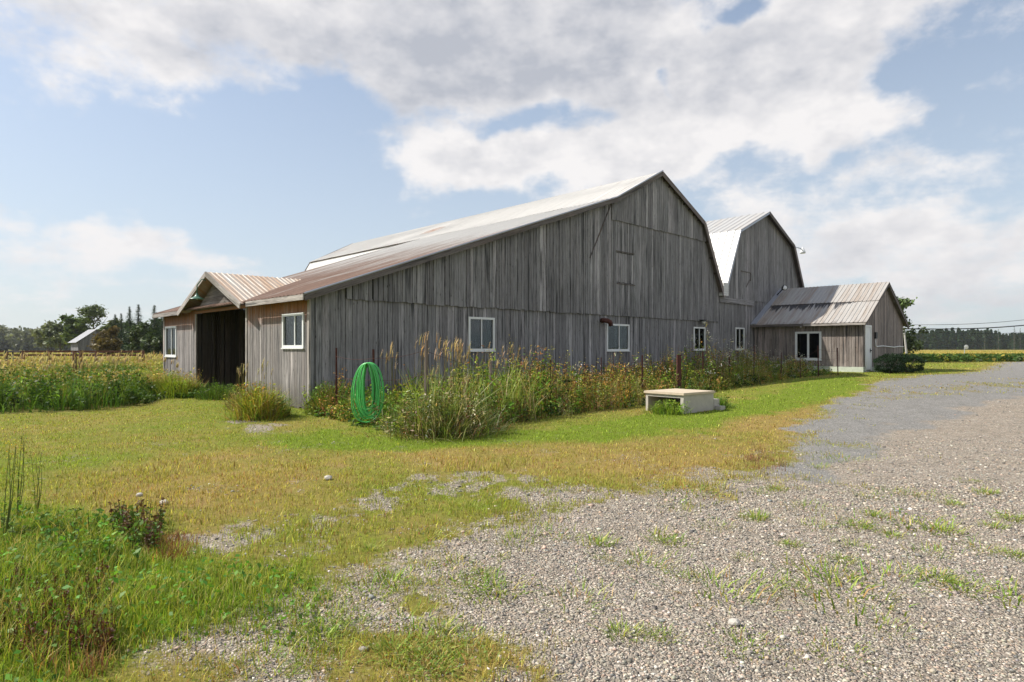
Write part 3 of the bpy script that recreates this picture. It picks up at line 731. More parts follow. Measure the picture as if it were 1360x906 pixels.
for k in range(6): r3.box(W(21.74, O2, 4.25+k*.11), u3*.5, v3*3, Z3*.1, k/6)
r3.build('steep_roof', M_ROOFW, barn2)
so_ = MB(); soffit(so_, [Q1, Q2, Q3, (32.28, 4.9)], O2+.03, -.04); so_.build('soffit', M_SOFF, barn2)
rk = MB(); rake(rk, [Q2, Q3, (32.33, 4.82)], O2+.016)
rk.build('rake_board', M_DARKTRIM, barn2)
rk = MB(); rake(rk, [(22.2, 4.85), Q1, Q2], O2+.016, h=.1, dz=-.08); rk.build('roof_edge_trim', M_FLASH, barn2)
window(barn2, GPL(.02), -v3, *h4, curtain=[(.55, .7)], mull=(.5,))
hk = MB(); a, z = gable(983, 360); b, z2 = gable(996, 362)
hk.beam(W(a, -.05, z), W(b, -.05, z), .03, .04); hk.beam(W(b, -.05, z), W(b, -.05, z-.45), .03, .04, up=tuple(u3)); hk.beam(W(b-.05, -.05, z-.35), W(b-.55, -.05, z-.8), .03, .05, rnd=.5)
hk.build('loft_hatch', M_DARKTRIM, barn2)
# yard light on the roof break
c0 = Vector(W(30.75, -.2, 7.62)); yl = empty('yard_light', tuple(c0), 'grey arm yard light jutting out from the rear barn roof against the sky', 'lamp')
a = MB(); a.tube([c0, c0+u3*.5+Z3*.10, c0+u3*1.0+Z3*.1, c0+u3*1.35+Z3*.02], .03, 8); a.build('arm', M_FLASH, yl, smooth=True)
a = MB(); h_ = c0+u3*1.35+Z3*-.08; a.tube([h_+Z3*.30, h_+Z3*.22, h_+Z3*.12, h_, h_-Z3*.08], [.03, .05, .11, .17, .16], 14); a.build('lamp_head', M_WHITE, yl, smooth=True)

# ------------------------------------------------------------------ annex
AT0, AT1, AS, AE, AR = 25.75, 32.55, -5.45, 3.02, 4.98
ac = (AT0+AT1)/2
anx = empty('annex', W(AT0, AS, gzf(W(AT0, AS, 0))), 'low board annex with tar-streaked pale tin roof and narrow white door', 'outbuilding', 'grey board farm buildings')
wx0 = side(1056.7, 440, AT0); wx1 = side(1091, 440, AT0); zA1 = side(1074, 440.5, AT0)[1]; zA0 = side(1074, 478, AT0)[1]
ha = (min(wx0[0], wx1[0]), max(wx0[0], wx1[0]), zA0, zA1)
aw = MB(); BB = .70
boards(aw, SPL(AT0), -u3, AS, -.05, lambda a: BB-.0, lambda a: AE, [ha], (), (.1, .17), rag=.02, seed=31)
atop = interp([(AT0, AE), (ac, AR-.02), (AT1, AE)])
dq0, dq1, dz0, dz1 = AT0+.16, AT0+1.12, .50, 2.75
boards(aw, GPL(AS), -v3, AT0, AT1, lambda a: BB-.02, lambda a: atop(a)-.06, [(dq0, dq1, .0, dz1)], (ac,), (.13, .2), seed=32)
boards(aw, SPL(AT1), u3, AS, 0, lambda a: BB, lambda a: AE, (), (), (.2, .3), seed=33)
aw.build('wall', M_ANNEX, anx)
ab = MB(); ab.box(W(AT0+.4, AS+.4, .3), u3*6.0, v3*4.9, Z3*2.4); ab.build('interior_shade_backing', M_DARK, anx)  # added dark box behind the annex boards, painted as unlit interior
fo = MB(); fo.box(W(AT0+.03, AS+.03, .1), u3*6.7, v3*5.3, Z3*(BB-.12)); 
fo.box(W(AT0-.16, AS-.05, .1), u3*.22, v3*2.6, Z3*(BB-.1)); fo.box(W(AT0+1.2, AS-.18, .1), u3*.9, v3*.2, Z3*(BB-.14))
fo.build('foundation', M_FOUND, anx)
ar = MB(); AO = AS-.25; EO = .38; sl = (AR-AE)/(ac-AT0)
def ash(lo0, lo1, seed, z_=0.0):
    tA = ac-(ac-AT0+EO)*lo0; tB = ac-(ac-AT0+EO)*lo1
    zA = AR+.06-sl*(ac-AT0+EO)*lo0+z_; zB = AR+.06-sl*(ac-AT0+EO)*lo1+z_
    sheet(ar, W(tA, AO, zA), v3*(-AO), Vector(W(tB, AO, zB))-Vector(W(tA, AO, zA)), rib=.2, rh=.022, nb=8, seed=seed, bmap=(0 if lo0 == 0 else 2.25), th=.03)
ash(0, .49, 41, .03); ash(.47, 1, 42)
tB = ac+(ac-AT0+EO)
sheet(ar, W(ac, AO, AR+.06), v3*(-AO), Vector(W(tB, AO, AR+.06-sl*(ac-AT0+EO)))-Vector(W(ac, AO, AR+.06)), rib=.2, nb=4, seed=43)
ar.build('roof', M_ANR, anx)
fs_ = MB(); fs_.beam(W(AT0-EO, -.16, AE-.1), W(ac, -.16, AR+.12), .30, .04); fs_.box(W(AT0-EO+.02, -.08, AE-.16), u3*(3.6), -v3*.02, Z3*.01)
fs_.build('flashing', M_FLASH, anx)
ae = MB(); ae.box(W(AT0-EO+.01, AO+.03, AE-.28), u3*.03, v3*2.9, Z3*.10, .2); ae.build('eaves_board', M_TRIM, anx)
ak = MB(); ak.box(W(AT0-EO+.012, AO+2.94, AE-.27), u3*.03, v3*2.8, Z3*.09, .3)
ak.beam(W(ac, AO+.03, AR-.04), W(tB, AO+.03, AR-.04-sl*(ac-AT0+EO)), .04, .17); ak.beam(W(ac, AO+.03, AR-.04), W(AT0-EO, AO+.03, AR-.04-sl*(ac-AT0+EO)), .03, .09)
ak.build('rake_board', M_DARKTRIM, anx)
window(anx, SPL(AT0), -u3, *ha, mull=(.5,), fw=.1, hung=True)
d_ = MB(); d_.box(W(dq0+.08, AS-.0, dz0+.06), u3*(dq1-dq0-.16), -v3*.03, Z3*(dz1-dz0-.14)); door = d_.build('door', M_WHITE, anx)
d_ = MB(); d_.box(W(dq0, AS, dz0), u3*.08, -v3*.06, Z3*(dz1-dz0)); d_.box(W(dq1-.08, AS, dz0), u3*.08, -v3*.06, Z3*(dz1-dz0)); d_.box(W(dq0+.08, AS, dz1-.09), u3*(dq1-dq0-.16), -v3*.058, Z3*.09); d_.build('door_frame', M_WHITE, door)
d_ = MB(); c0 = Vector(W(dq1-.17, AS-.03, 1.5)); d_.tube([c0, c0-v3*.07], .03, 10); d_.box(c0-v3*.002-u3*.03-Z3*.1, u3*.06, -v3*.012, Z3*.2); d_.build('handle', M_BLACK, door)
cd = MB(); z_ = gable(1180, 460.5, AS)[1]
cd.tube([W(AT0+1.75, AS-.05, z_+.55), W(AT0+1.75, AS-.05, z_+.05), W(AT0+1.9, AS-.05, z_), W(AT0+3, AS-.05, z_+.03), W(AT0+5, AS-.05, z_-.03), W(AT0+6, AS-.05, z_+.02), W(AT1-.05, AS-.05, z_)], .028, 8)
cd.build('conduit', M_WHITE, anx, smooth=True)
eb = MB(); eb.box(W(AT0+1.6, AS-.03, z_+.4), u3*.25, -v3*.09, Z3*.32); eb.build('meter_box', M_BLACK, anx)
c0 = Vector(W(28.35, -.5, 4.98)); fl = empty('flood_light', tuple(c0), 'black and white flood light by the upper end of the annex flashing', 'lamp')
a = MB(); a.tube([c0+Z3*-.3+v3*.3, c0-Z3*.05+v3*.05, c0], .03, 8); a.build('arm', M_BLACK, fl)
a = MB(); a.tube([c0+u3*.02, c0-u3*.12-v3*.1+Z3*.04, c0-u3*.22-v3*.22+Z3*.06], [.07, .1, .16], 14); a.build('lamp_head', M_BLACK, fl, smooth=True)
a = MB(); a.tube([c0-u3*.221-v3*.222+Z3*.06, c0-u3*.225-v3*.226+Z3*.061], .13, 14); a.build('lens', M_WHITE, fl, smooth=True)

# ------------------------------------------------------------------ well cover / concrete stand
p0 = Vector(GP(908, 550)); 
ux_ = -u3; 
pl = Vector(GP(851, 545)); pr_ = Vector(GP(943, 536))
ea = (pl-p0); ea.z = 0; ea.normalize(); 
wid = 1.12; eb_ = Vector((ea.y, -ea.x, 0)); eb_ = eb_ if eb_.y > 0 else -eb_
dep = 1.25; H = .52; bz = float(p0.z)
p0.z = bz-.02
st = empty('well_platform', tuple(p0), 'low pale concrete box with a tan top, standing open sided on the lawn', 'platform')
a = MB()
a.box(p0, ea*.09, eb_*dep, Z3*(H-.06), .2); a.box(p0+ea*(wid-.07), ea*.07, eb_*dep, Z3*(H-.06), .4); a.box(p0+ea*.09+eb_*(dep-.08), ea*(wid-.16), eb_*.08, Z3*(H-.06), .5)
a.box(p0+ea*.092+Z3*(H-.13), ea*(wid-.164), eb_*.06, Z3*.068, .5)
a.build('wall', M_CONC, st)
a = MB(); n_ = 5
a.box(p0-ea*.03-eb_*.04+Z3*(H-.058), ea*(wid+.06), eb_*(dep+.07), Z3*.055)
a.build('top', M_TAN, st)
b0 = p0-ea*.02+eb_*(dep+.02)
for (dx, dy, sx, sy, hz_, lb) in ((.04, .03, .2, .24, .28, 'grey concrete block stepped up against the back of the pale platform'), (-.13, .06, .16, .2, .12, 'low grey concrete block lying in the grass beside the pale platform')):
    a = MB(); q = b0+ea*(dx)+eb_*dy; q.z = gzf(q)-.02; a.box(q, ea*sx, eb_*sy, Z3*hz_, .3); tag(a.build('concrete_block', M_CONC, None, tuple(q)), lb, 'block', 'concrete blocks by the platform')

# ------------------------------------------------------------------ wire fence with rusty posts
posts = [(447, 553, 462, 'r'), (497, 566, 464, 'r'), (566, 566, 452, 'w'), (653, 556, 480, 'w'), (731, 548, 478, 't'), (799, 538, 475, 't'), (853, 533, 472, 'r'), (901, 526, 471, 'b'), (934, 520, 467, 'r'), (969, 513, 468, 'r'), (1001, 508, 459, 't'), (1037, 504, 468, 't'), (1063, 502, 477, 't'), (1087, 500, 459, 'r'), (1113, 498, 462, 'r')]
f0 = GP(447, 553); fence = empty('wire_fence', f0, 'wire fence of rusty steel and grey wooden posts running through weeds beside the gable wall', 'fence')
tops = []
for (px, py, ty, k) in posts:
    q = Vector(GP(px, py)); hgt = CAMH+(HZ-ty)/F*q.y-q.z
    hgt = max(hgt, .9); lean = Vector((random.uniform(-.03, .03), random.uniform(-.03, .03), 0))
    a = MB()
    if k == 'w': a.tube([q-Z3*.1, q+Z3*hgt*.5+lean*.5, q+Z3*hgt+lean], [.05, .045, .035], 8, rnd=random.random()); a.build('post', M_POSTW, fence)
    elif k == 'b': a.box(q-Vector((.06, .06, .1)), (.12, 0, 0), (0, .12, 0), (lean.x, lean.y, hgt+.1)); a.build('post', M_RUST, fence)
    else:
        w_ = .028 if k == 't' else .045
        a.box(q-Vector((w_/2, .004, .1)), (w_, 0, 0), (0, .008, 0), (lean.x, lean.y, hgt+.1)); a.box(q-Vector((.004, w_/2-.004, .1)), (.008, 0, 0), (0, w_, 0), (lean.x, lean.y, hgt+.1-.003))
        a.build('post', M_RUST, fence)
    tops.append((q, hgt))
a = MB()
for fr_h in (.88, .6, .32):
    for (q0, h0), (q1, h1) in zip(tops[:-1], tops[1:]):
        s0 = q0+Z3*h0*fr_h-Vector((.03, .03, 0)); s1 = q1+Z3*h1*fr_h-Vector((.03, .03, 0))
        a.tube([s0.lerp(s1, i/4)-Z3*.05*math.sin(math.pi*i/4) for i in range(5)], .0035, 4, cap=False)
a.build('wire', M_RUST, fence)
# ---- coiled garden hose
hq = Vector(GP(491, 566)); hq.y -= .12; hz_c = CAMH+(HZ-486)/F*hq.y
hz_t = CAMH+(HZ-482)/F*hq.y; hose = MB(); rgh = random.Random(5)
allp = []
for k in range(18):
    wv = .10+.27*((k*5)%18)/17.0+rgh.uniform(-.02, .02); hv = 1.24*(.80+.20*wv/.36)*rgh.uniform(.93, 1.0); inner = k % 5 == 3
    if inner: hv *= .78; wv *= .8
    cx = rgh.uniform(-.05, .05); dy = (k-8.5)*.016
    for i in range(30):
        th = 2*math.pi*i/30; q_u = i/30; dy2 = dy+.017*q_u
        sq = abs(math.sin(th))**.8*(1 if math.sin(th) > 0 else -1)
        allp.append(Vector((hq.x+cx*(1-math.cos(th))/2+wv*sq*(.82+.18*(1-math.cos(th))/2), hq.y+dy2, hz_t-hv/2*(1-math.cos(th)))))
allp += [allp[-1]+Vector((.05, -.02, -.15)), allp[-1]+Vector((.16, -.03, -.5)), allp[-1]+Vector((.13, -.05, -.85)), allp[-1]+Vector((.22, -.08, -1.05))]
hose.tube(allp, .0115, 8)
tag(hose.build('garden_hose', M_HOSE, None, (hq.x, hq.y, gzf(hq)), smooth=True), 'coiled bright green garden hose hung on a rusty fence post', 'hose')

# ------------------------------------------------------------------ far left rail fence, small barn
def post_at(px, Y, hgt, w, parent, m=M_RUSTW, k=8):
    x = (px-680)/F*Y; z = float(gz(x, Y)); a = MB(); a.tube([(x, Y, z-.1), (x, Y, z+hgt*.5), (x, Y, z+hgt)], [w/2, w/2, w*.42], k); a.build('post', m, parent); return Vector((x, Y, z+hgt))
x = (99-680)/F*24; rail = empty('rail_fence', (x, 24, 0), 'brown wooden rail fence with two thick posts standing in the tall left field', 'fence')
a1p = post_at(99, 23, 1.52, .15, rail); a2p = post_at(107.5, 26, 1.53, .15, rail)
RY = 42
b = [post_at(px, RY, 1.46, .22, rail) for px in (-60, 9, 31, 66, 128, 190)]
for zz in (-.06, -.30):
    a = MB(); a.beam(b[0]+Z3*zz, b[-1]+Z3*zz, .05, .13); a.build('rail', M_RUSTW, rail)
x = (12-680)/F*38; gt = empty('field_gate', (x, 38, 0), 'dark metal field gate with a diagonal brace by the left edge of the field', 'gate')
def gp_(px, z, Y=38): return ((px-680)/F*Y, Y, z)
a = MB()
for z in (1.42, 1.0, .6): a.tube([gp_(7, z), gp_(28, z)], .03, 6)
a.tube([gp_(7, .4), gp_(7, 1.5)], .05, 6); a.tube([gp_(17, .5), gp_(17, 1.42)], .04, 6); a.tube([gp_(28, 1.42), gp_(21, .7)], .03, 6)
a.build('gate_frame', M_BLACK, gt)
# small tin-roofed shed
HY = 112.0; kx = HY/F
shed = empty('small_barn', ((103-680)*kx, HY, 0), 'small grey field barn with a pale tin roof between the left trees', 'barn')
dn = Vector((-.75, .66, 0)); wn_ = Vector((.66, .75, 0)); q0 = Vector(((104-680)*kx, HY, 0)); wd = 5.6
def S_(a_, b_, z): return q0+wn_*a_+dn*b_+Z3*z
a = MB()
boards(a, lambda aa, z: tuple(S_(aa, 0, z)), -dn, 0, wd, lambda aa: 0, interp([(0, 2.9), (wd/2, 5.0), (wd, 2.9)]), (), (wd/2,), (.25, .35), seed=51)
boards(a, lambda aa, z: tuple(S_(0, aa, z)), -wn_, 0, 4.6, lambda aa: 0, lambda aa: 2.9, (), (), (.25, .35), seed=52)
a.build('wall', M_GABLE, shed)
a = MB()
sheet(a, S_(wd/2, -.3, 5.15), dn*5.2, (S_(-.5, -.3, 2.65)-S_(wd/2, -.3, 5.15)), rib=.5, nb=3, seed=8); sheet(a, S_(wd/2, -.3, 5.15), dn*5.2, (S_(wd+.5, -.3, 2.65)-S_(wd/2, -.3, 5.15)), rib=.5, nb=3, seed=9)
a.build('roof', simple('dull_tin', (.23, .235, .25), .6, .1, .3, 2), shed)

# ------------------------------------------------------------------ trees
def leafy(name, x, y, hgt, rad, label, cat='tree', group=None, n=2600, leaf=.35, cols=((.06,.10,.03),(.09,.13,.035)), seed=0, cb=.3, dome=False, holes=.5, trunkr=None, lean=0.0):
    rg = np.random.default_rng(seed); z0 = float(gz(x, y)) if abs(x) < 300 else 0
    root = empty(name, (x, y, z0), label, cat, group)
    tr_ = MB(); r0 = trunkr or hgt*.022
    tips = []
    def limb(p, d, L, r, depth):
        pts = [p]; dd = d.copy()
        for i in range(4):
            dd = (dd+Vector(rg.normal(0, .14, 3))+Z3*.08).normalized(); pts.append(pts[-1]+dd*L/4)
        tr_.tube(pts, [r*(1-.17*i) for i in range(5)], 6, cap=False)
        if depth == 0: tips.append(pts[-1]); tips.append(pts[-2]); return
        for k in range(3):
            q = pts[2+min(k, 2)]; az = rg.uniform(0, 6.28); o = Vector((math.cos(az), math.sin(az), rg.uniform(.1, .7))).normalized()
            limb(q, (dd*.5+o).normalized(), L*rg.uniform(.5, .7), r*.5, depth-1)
    base = Vector((x, y, z0-.1)); top = Vector((x+lean, y, z0+hgt*.62))
    tp_ = [base.lerp(top, i/6)+Vector((rg.normal(0, .04)*hgt*.1, 0, 0)) for i in range(7)]
    tr_.tube(tp_, [r0*(1.25-.15*i) for i in range(7)], 8, cap=False)
    nl = 7 if not dome else 9
    for k in range(nl):
        f = cb+.1+(.95-cb)*k/nl; p = base.lerp(top, min(f*1.1, 1)); az = k*2.4+rg.uniform(0, .6)
        limb(p, Vector((math.cos(az), math.sin(az), .5+f*.6)).normalized(), rad*rg.uniform(.55, .85), r0*.45, 1)
    tr_.build('trunk', M_BARK, root)
    fo_ = Fol(); C0 = np.array([x+lean, y, z0+hgt*(cb+1)/2]); RZ = hgt*(1-cb)/2
    ncl = int(26+n/90); cl = []
    for k in range(ncl):
        if k < len(tips) and not dome: c = np.array(tips[k])
        else:
            while True:
                p = rg.uniform(-1, 1, 3); q = np.linalg.norm(p)
                if dome and p[2] < .1 and rg.random() < .8: continue
                if .35 < q < 1: break
            c = C0+p*np.array([rad, rad, RZ])*np.array([.62+.28*rg.random()]*3)
        cl.append(c)
    cl = np.array(cl); rc = rad*rg.uniform(.16, .34, len(cl))
    k = rg.integers(0, len(cl), n); P_ = rg.normal(0, .5, (n, 3)); P_[:, 2] *= .75
    Pn = cl[k]+P_*rc[k][:, None]
    ci = rg.random((len(cl), 1)); cc = np.array(cols[0])*(1-ci)+np.array(cols[1])*ci
    cc = cc[k]*rg.lognormal(0, .22, (n, 1))
    fo_.leaves(Pn, leaf*rg.uniform(.6, 1.3, n), cc, .3, .75)
    fo_.build('crown', M_TREE, root)
    return root
def spruce(name, x, y, hgt, rad, label, group=None, seed=0, col=(.03,.055,.025), nl=26, nb=17, seg=.16):
    rg = np.random.default_rng(seed); z0 = float(gz(x, y)); root = empty(name, (x, y, z0), label, 'tree', group)
    a = MB(); a.tube([(x, y, z0-.1), (x, y, z0+hgt*.5), (x, y, z0+hgt*.97)], [hgt*.018, hgt*.011, .02], 7); a.build('trunk', M_BARK, root)
    fo_ = Fol(); A = []; 
    for i in range(nl):
        f = (i+.3)/nl; z = z0+hgt*(.06+.94*f); L = rad*(1-f)**.85*rg.uniform(.8, 1.15)+.08
        for k in range(nb):
            az = rg.uniform(0, 6.28); LL = L*rg.uniform(.65, 1.1); d = np.array([math.cos(az), math.sin(az), 0])
            for sgm in range(7):
                q = (sgm+.6)/7
                A.append((np.array([x, y, z])+d*LL*q+np.array([0, 0, -LL*.28*q*q+rg.normal(0, .06)])+rg.normal(0, .07*rad*.4, 3), (1.15-q*.6)*(.35+.75*(1-f))))
    P_ = np.array([p for p, _ in A]); s_ = np.array([q for _, q in A])*hgt*.04
    fo_.leaves(P_, s_, np.array(col)*rg.lognormal(0, .3, (len(P_), 1)), .15, .55)
    fo_.build('crown', M_TREE, root); return root
def tx(px, Y): return (px-680)/F*Y
def th_(py, Y): return CAMH+(HZ-py)/F*Y
left_tall = [  # px, top, distance, crown radius
 (124, 401, 150, 3.3, 'tallest round topped open crowned tree standing behind the small barn', dict(dome=True, cb=.45, leaf=.5, n=2600, cols=((.09,.13,.05),(.13,.165,.06)))),
 (99, 419, 140, 3.6, 'leafy green tree rising just left of the tall round topped tree', dict(cb=.1, leaf=.8, n=3400, cols=((.07,.12,.035),(.12,.16,.045)))),
 (80, 436, 150, 3.6, 'grey green sparse tree left of the leafy green one', dict(cb=.15, leaf=.8, n=1900, cols=((.11,.14,.07),(.15,.175,.085)))),
 (64, 434, 170, 4.4, 'thin pale crowned tree at the hazy end of the left trees', dict(cb=.15, leaf=.9, n=1900, cols=((.13,.155,.09),(.17,.19,.10)))),
 (149, 425, 118, 3.0, 'broad bushy green tree directly right of the small barn roof', dict(cb=.02, leaf=.62, n=4200, cols=((.07,.095,.03),(.12,.13,.035)))),
 (141, 437, 86, 2.0, 'brownish green low tree hiding the right side of the small barn', dict(cb=.0, leaf=.5, n=2600, cols=((.13,.095,.035),(.15,.12,.045)))),
 (168, 434, 112, 3.0, 'mid green bushy tree in front of the spruces', dict(cb=.0, leaf=.6, n=3800, cols=((.055,.09,.028),(.09,.12,.035)))),
 (190, 440, 104, 3.0, 'dark bushy tree below the two pointed spruces', dict(cb=.0, leaf=.6, n=4200, cols=((.045,.075,.025),(.075,.10,.03)))),
 (210, 438, 100, 3.0, 'dark bushy tree touching the end of the barn', dict(cb=.0, leaf=.6, n=4200, cols=((.04,.07,.024),(.065,.09,.028)))),
 (232, 440, 104, 4.2, 'dark bushy tree mostly hidden behind the lean-to', dict(cb=.0, leaf=.6, n=2500, cols=((.04,.07,.024),(.065,.09,.028)))),
]
for i, (px, py, Y, rad, lb, kw) in enumerate(left_tall):
    leafy('tree', tx(px, Y), Y, th_(py, Y), rad, lb, 'tree', 'trees beyond the left field', seed=60+i, **kw)
for i, (px, py, Y, r_, lb) in enumerate([(172, 407, 105, 2.5, 'dark pointed spruce, the left one of the close pair'), (184, 404, 105, 2.7, 'dark pointed spruce, the right one and taller of the close pair'),
     (205, 405, 100, 2.7, 'dark pointed spruce rising beside the barn roof end'), (153, 417, 106, 2.0, 'short spruce tip poking out left of the spruce pair'), (161, 416, 107, 2.0, 'short spruce tip nearest to the spruce pair'), (215, 420, 99, 2.4, 'shorter spruce half behind the barn eaves')]):
    spruce('spruce_tree', tx(px, Y), Y, th_(py, Y), r_, lb, 'spruces beyond the left field', seed=90+i)
def wood_mass(name, label, x0, x1, Y, hz0, depth, n, leaf, cols, seed, spiky=False):
    rg = np.random.default_rng(seed); f_ = Fol(); nt_ = int(n/260)
    for k in range(nt_):
        px = rg.uniform(x0, x1); yy = Y+rg.uniform(0, depth); x = tx(px, yy); H_ = hz0*rg.uniform(.82, 1.08)*(.8+.4*float(vnoise(np.array(px*.02), np.array(seed*1.0), seed)))
        z0 = float(gz(x, yy)); c = np.array(cols[0])+(np.array(cols[1])-np.array(cols[0]))*rg.random()
        if spiky:
            h_ = rg.random(260)**.8; R_ = H_*.16*(1-h_)**.7; az = rg.uniform(0, 6.28, 260); P_ = np.stack([x+np.cos(az)*R_, yy+np.sin(az)*R_, z0+H_*h_], 1)
        else:
            P_ = rg.normal(0, 1, (260, 3)); P_ /= np.linalg.norm(P_, axis=1)[:, None]; P_ *= rg.random((260, 1))**.4
            P_ = P_*np.array([H_*.42, H_*.42, H_*.5])+np.array([x, yy, z0+H_*.5])
        f_.leaves(P_, leaf*rg.uniform(.6, 1.3, 260), c*rg.lognormal(0, .25, (260, 1)), .2, .7)
    o = f_.build(name, M_TREE, None, (tx((x0+x1)/2, Y), Y, 0)); tag(o, label, 'woods', None, 'stuff')
wood_mass('woods', 'hazy grey green wood along the far left edge of the field', -260, 66, 420, 17.5, 60, 52000, 2.6, ((.10,.12,.065),(.15,.15,.085)), 5)
wood_mass('woods', 'grey green wood filling the gap behind the left trees', 60, 330, 440, 13.5, 60, 26000, 2.6, ((.09,.11,.06),(.13,.14,.07)), 6)
wood_mass('woods', 'dark straight conifer plantation across the far end of the right field', 1160, 1760, 560, 15.2, 60, 170000, 2.6, ((.012,.036,.010),(.022,.05,.015)), 7, True)
for i, (px, py) in enumerate([(1326, 437), (1347, 433.5), (1355, 436), (1308, 440)]):
    Y = 555; spruce('spruce_tree', tx(px, Y), Y, th_(py, Y), 4.2, ['spruce tip standing a little above the plantation top', 'highest spruce tip above the far plantation', 'spruce tip just right of the highest plantation tip', 'low spruce tip, first bump along the plantation top'][i], 'spruce tips above the plantation', seed=120+i, nl=16, nb=8)
leafy('tree', tx(1186, 52), 52, th_(380, 52), 1.5, 'light green tree sticking out behind the annex gable', 'tree', n=4200, leaf=.26, cols=((.06,.10,.03),(.12,.17,.06)), seed=140, cb=.15)
leafy('tree', tx(1203, 75), 75, 2.6, 2.2, 'low bushy green tree behind the annex shrubs', 'tree', n=1800, leaf=.3, cols=((.03,.05,.02),(.06,.08,.03)), seed=141, cb=.0)
# hills
for nm, x0, x1, Y, hh in (('hills', 800, 2600, 2600, 95), ):
    mb = MB(); n = 90; vs = []
    for i in range(n+1):
        px = 1080+(1900-1080)*i/n; x = tx(px, Y); z = 40*math.exp(-((px-1235)/70)**2)+24*math.exp(-((px-1380)/110)**2)+10+6*float(vnoise(np.array(i*.4), np.array(3.), 3))+26*math.exp(-((px-1700)/160)**2)
        for (dy, f) in ((-350, 0), (-180, .6), (0, 1), (250, .55), (500, 0)): vs.append((x, Y+dy, z*f*1.0 if f else -2))
    mb.add(vs, [(i*5+k, i*5+k+1, (i+1)*5+k+1, (i+1)*5+k) for i in range(n) for k in range(4)][::1])
    o = mb.build('hills', simple('hill_forest', (.05, .07, .05), .95, 0, .4, .02), None, (tx(1200, Y), Y, 0), smooth=True); tag(o, 'low blue wooded hill line beyond the plantation', 'hills', None, 'structure')
# leaning post, power lines, satellite dish
c0 = Vector((tx(1205, 58), 58, .45)); pole = MB(); pole.tube([c0, Vector((tx(1200.5, 58), 58, th_(435, 58)))], [.11, .07], 8); 
po = empty('utility_pole', tuple(c0), 'short pale leaning pole just past the annex corner', 'pole')
pole.build('shaft', simple('pale_pole', (.42, .40, .37), .8), po); cr = MB(); q = Vector((tx(1200.5, 58), 58, th_(437, 58))); cr.box(q-Vector((.5, .12, .05)), (1.0, 0, 0), (0, .08, 0), (0, 0, .1)); cr.build('crossarm', M_POSTW, po)
for i, (y0, y1, r_, lb) in enumerate([(436.5, 425.5, .05, 'thick dark power line sagging across the right sky'), (431.5, 417.5, .02, 'thin upper power line over the right field'), (438.5, 438, .018, 'thin lowest power line over the right field')]):
    Y0, Y1 = 58.2, 62; mb = MB(); pa = Vector((tx(1195, Y0), Y0+.01*i, th_(y0, Y0))); pb = Vector((tx(1420, Y1), Y1, th_(y1, Y1)))
    mb.tube([pa.lerp(pb, k/10)-Z3*.35*math.sin(math.pi*k/10) for k in range(11)], r_, 5, cap=False)
    tag(mb.build('power_line', M_BLACK, None, tuple(pa)), lb, 'cable', 'power lines at the right')
c0 = Vector((tx(1281, 80), 80, th_(461, 80))); ds = empty('satellite_dish', (c0.x, c0.y, .45), 'round white dish on a thin post in the right field', 'dish')
mb = MB(); n = 20; vs = [c0+Vector((math.cos(2*math.pi*k/n)*r, -.35+r*r*.5+.0, math.sin(2*math.pi*k/n)*r)) for r in (.03, .12, .22, .29) for k in range(n)]
mb.add(vs, [(i*n+k, i*n+(k+1)%n, (i+1)*n+(k+1)%n, (i+1)*n+k) for i in range(3) for k in range(n)]+[tuple(range(n))]); mb.build('dish', M_WHITE, ds, smooth=True)
mb = MB(); mb.tube([(c0.x, c0.y, .3), c0], .04, 6); mb.build('post', M_FLASH, ds)
# shrubs by the annex
def shrub(px, py, w, h, label, seed):
    q = GP(px, py); f_ = Fol(); rg = np.random.default_rng(seed); n = 9000
    P_ = rg.normal(0, 1, (n, 3)); P_ /= np.linalg.norm(P_, axis=1)[:, None]; 
    lump = 1+.10*np.sin(P_[:, 0]*6+seed)+.08*np.cos(P_[:, 1]*7)+.06*np.sin(P_[:, 2]*9)
    P_ = np.sign(P_)*np.abs(P_)**.72; P_ *= (lump*(.80+.22*rg.random(n)))[:, None]; P_ *= np.array([w/2, w/2*.9, h/2]); P_ = P_+np.array(q)+np.array([0, 0, h/2]); P_[:, 2] = np.maximum(P_[:, 2], q[2]+.02)
    f_.leaves(P_, .055*rg.uniform(.7, 1.3, n), np.array([.016, .036, .014])*rg.lognormal(0, .3, (n, 1)), .3, .5)
    root = empty('shrub', q, label, 'shrub', 'clipped dark shrubs by the annex'); f_.build('foliage', M_TREE, root)
    s = MB(); Q = Vector(q)
    for k in range(5): s.tube([Q, Q+Vector((math.cos(k*1.3)*w*.15, math.sin(k*1.3)*w*.15, h*.4)), Q+Vector((math.cos(k*1.3)*w*.3, math.sin(k*1.3)*w*.3, h*.75))], [.03, .02, .01], 5)
    s.build('trunk', M_BARK, root)
shrub(1182, 496, 1.2, .86, 'dark rounded shrub nearest to the annex door', 1)
shrub(1204, 495, 1.35, .86, 'dark rounded shrub at the outer end by the annex', 2)

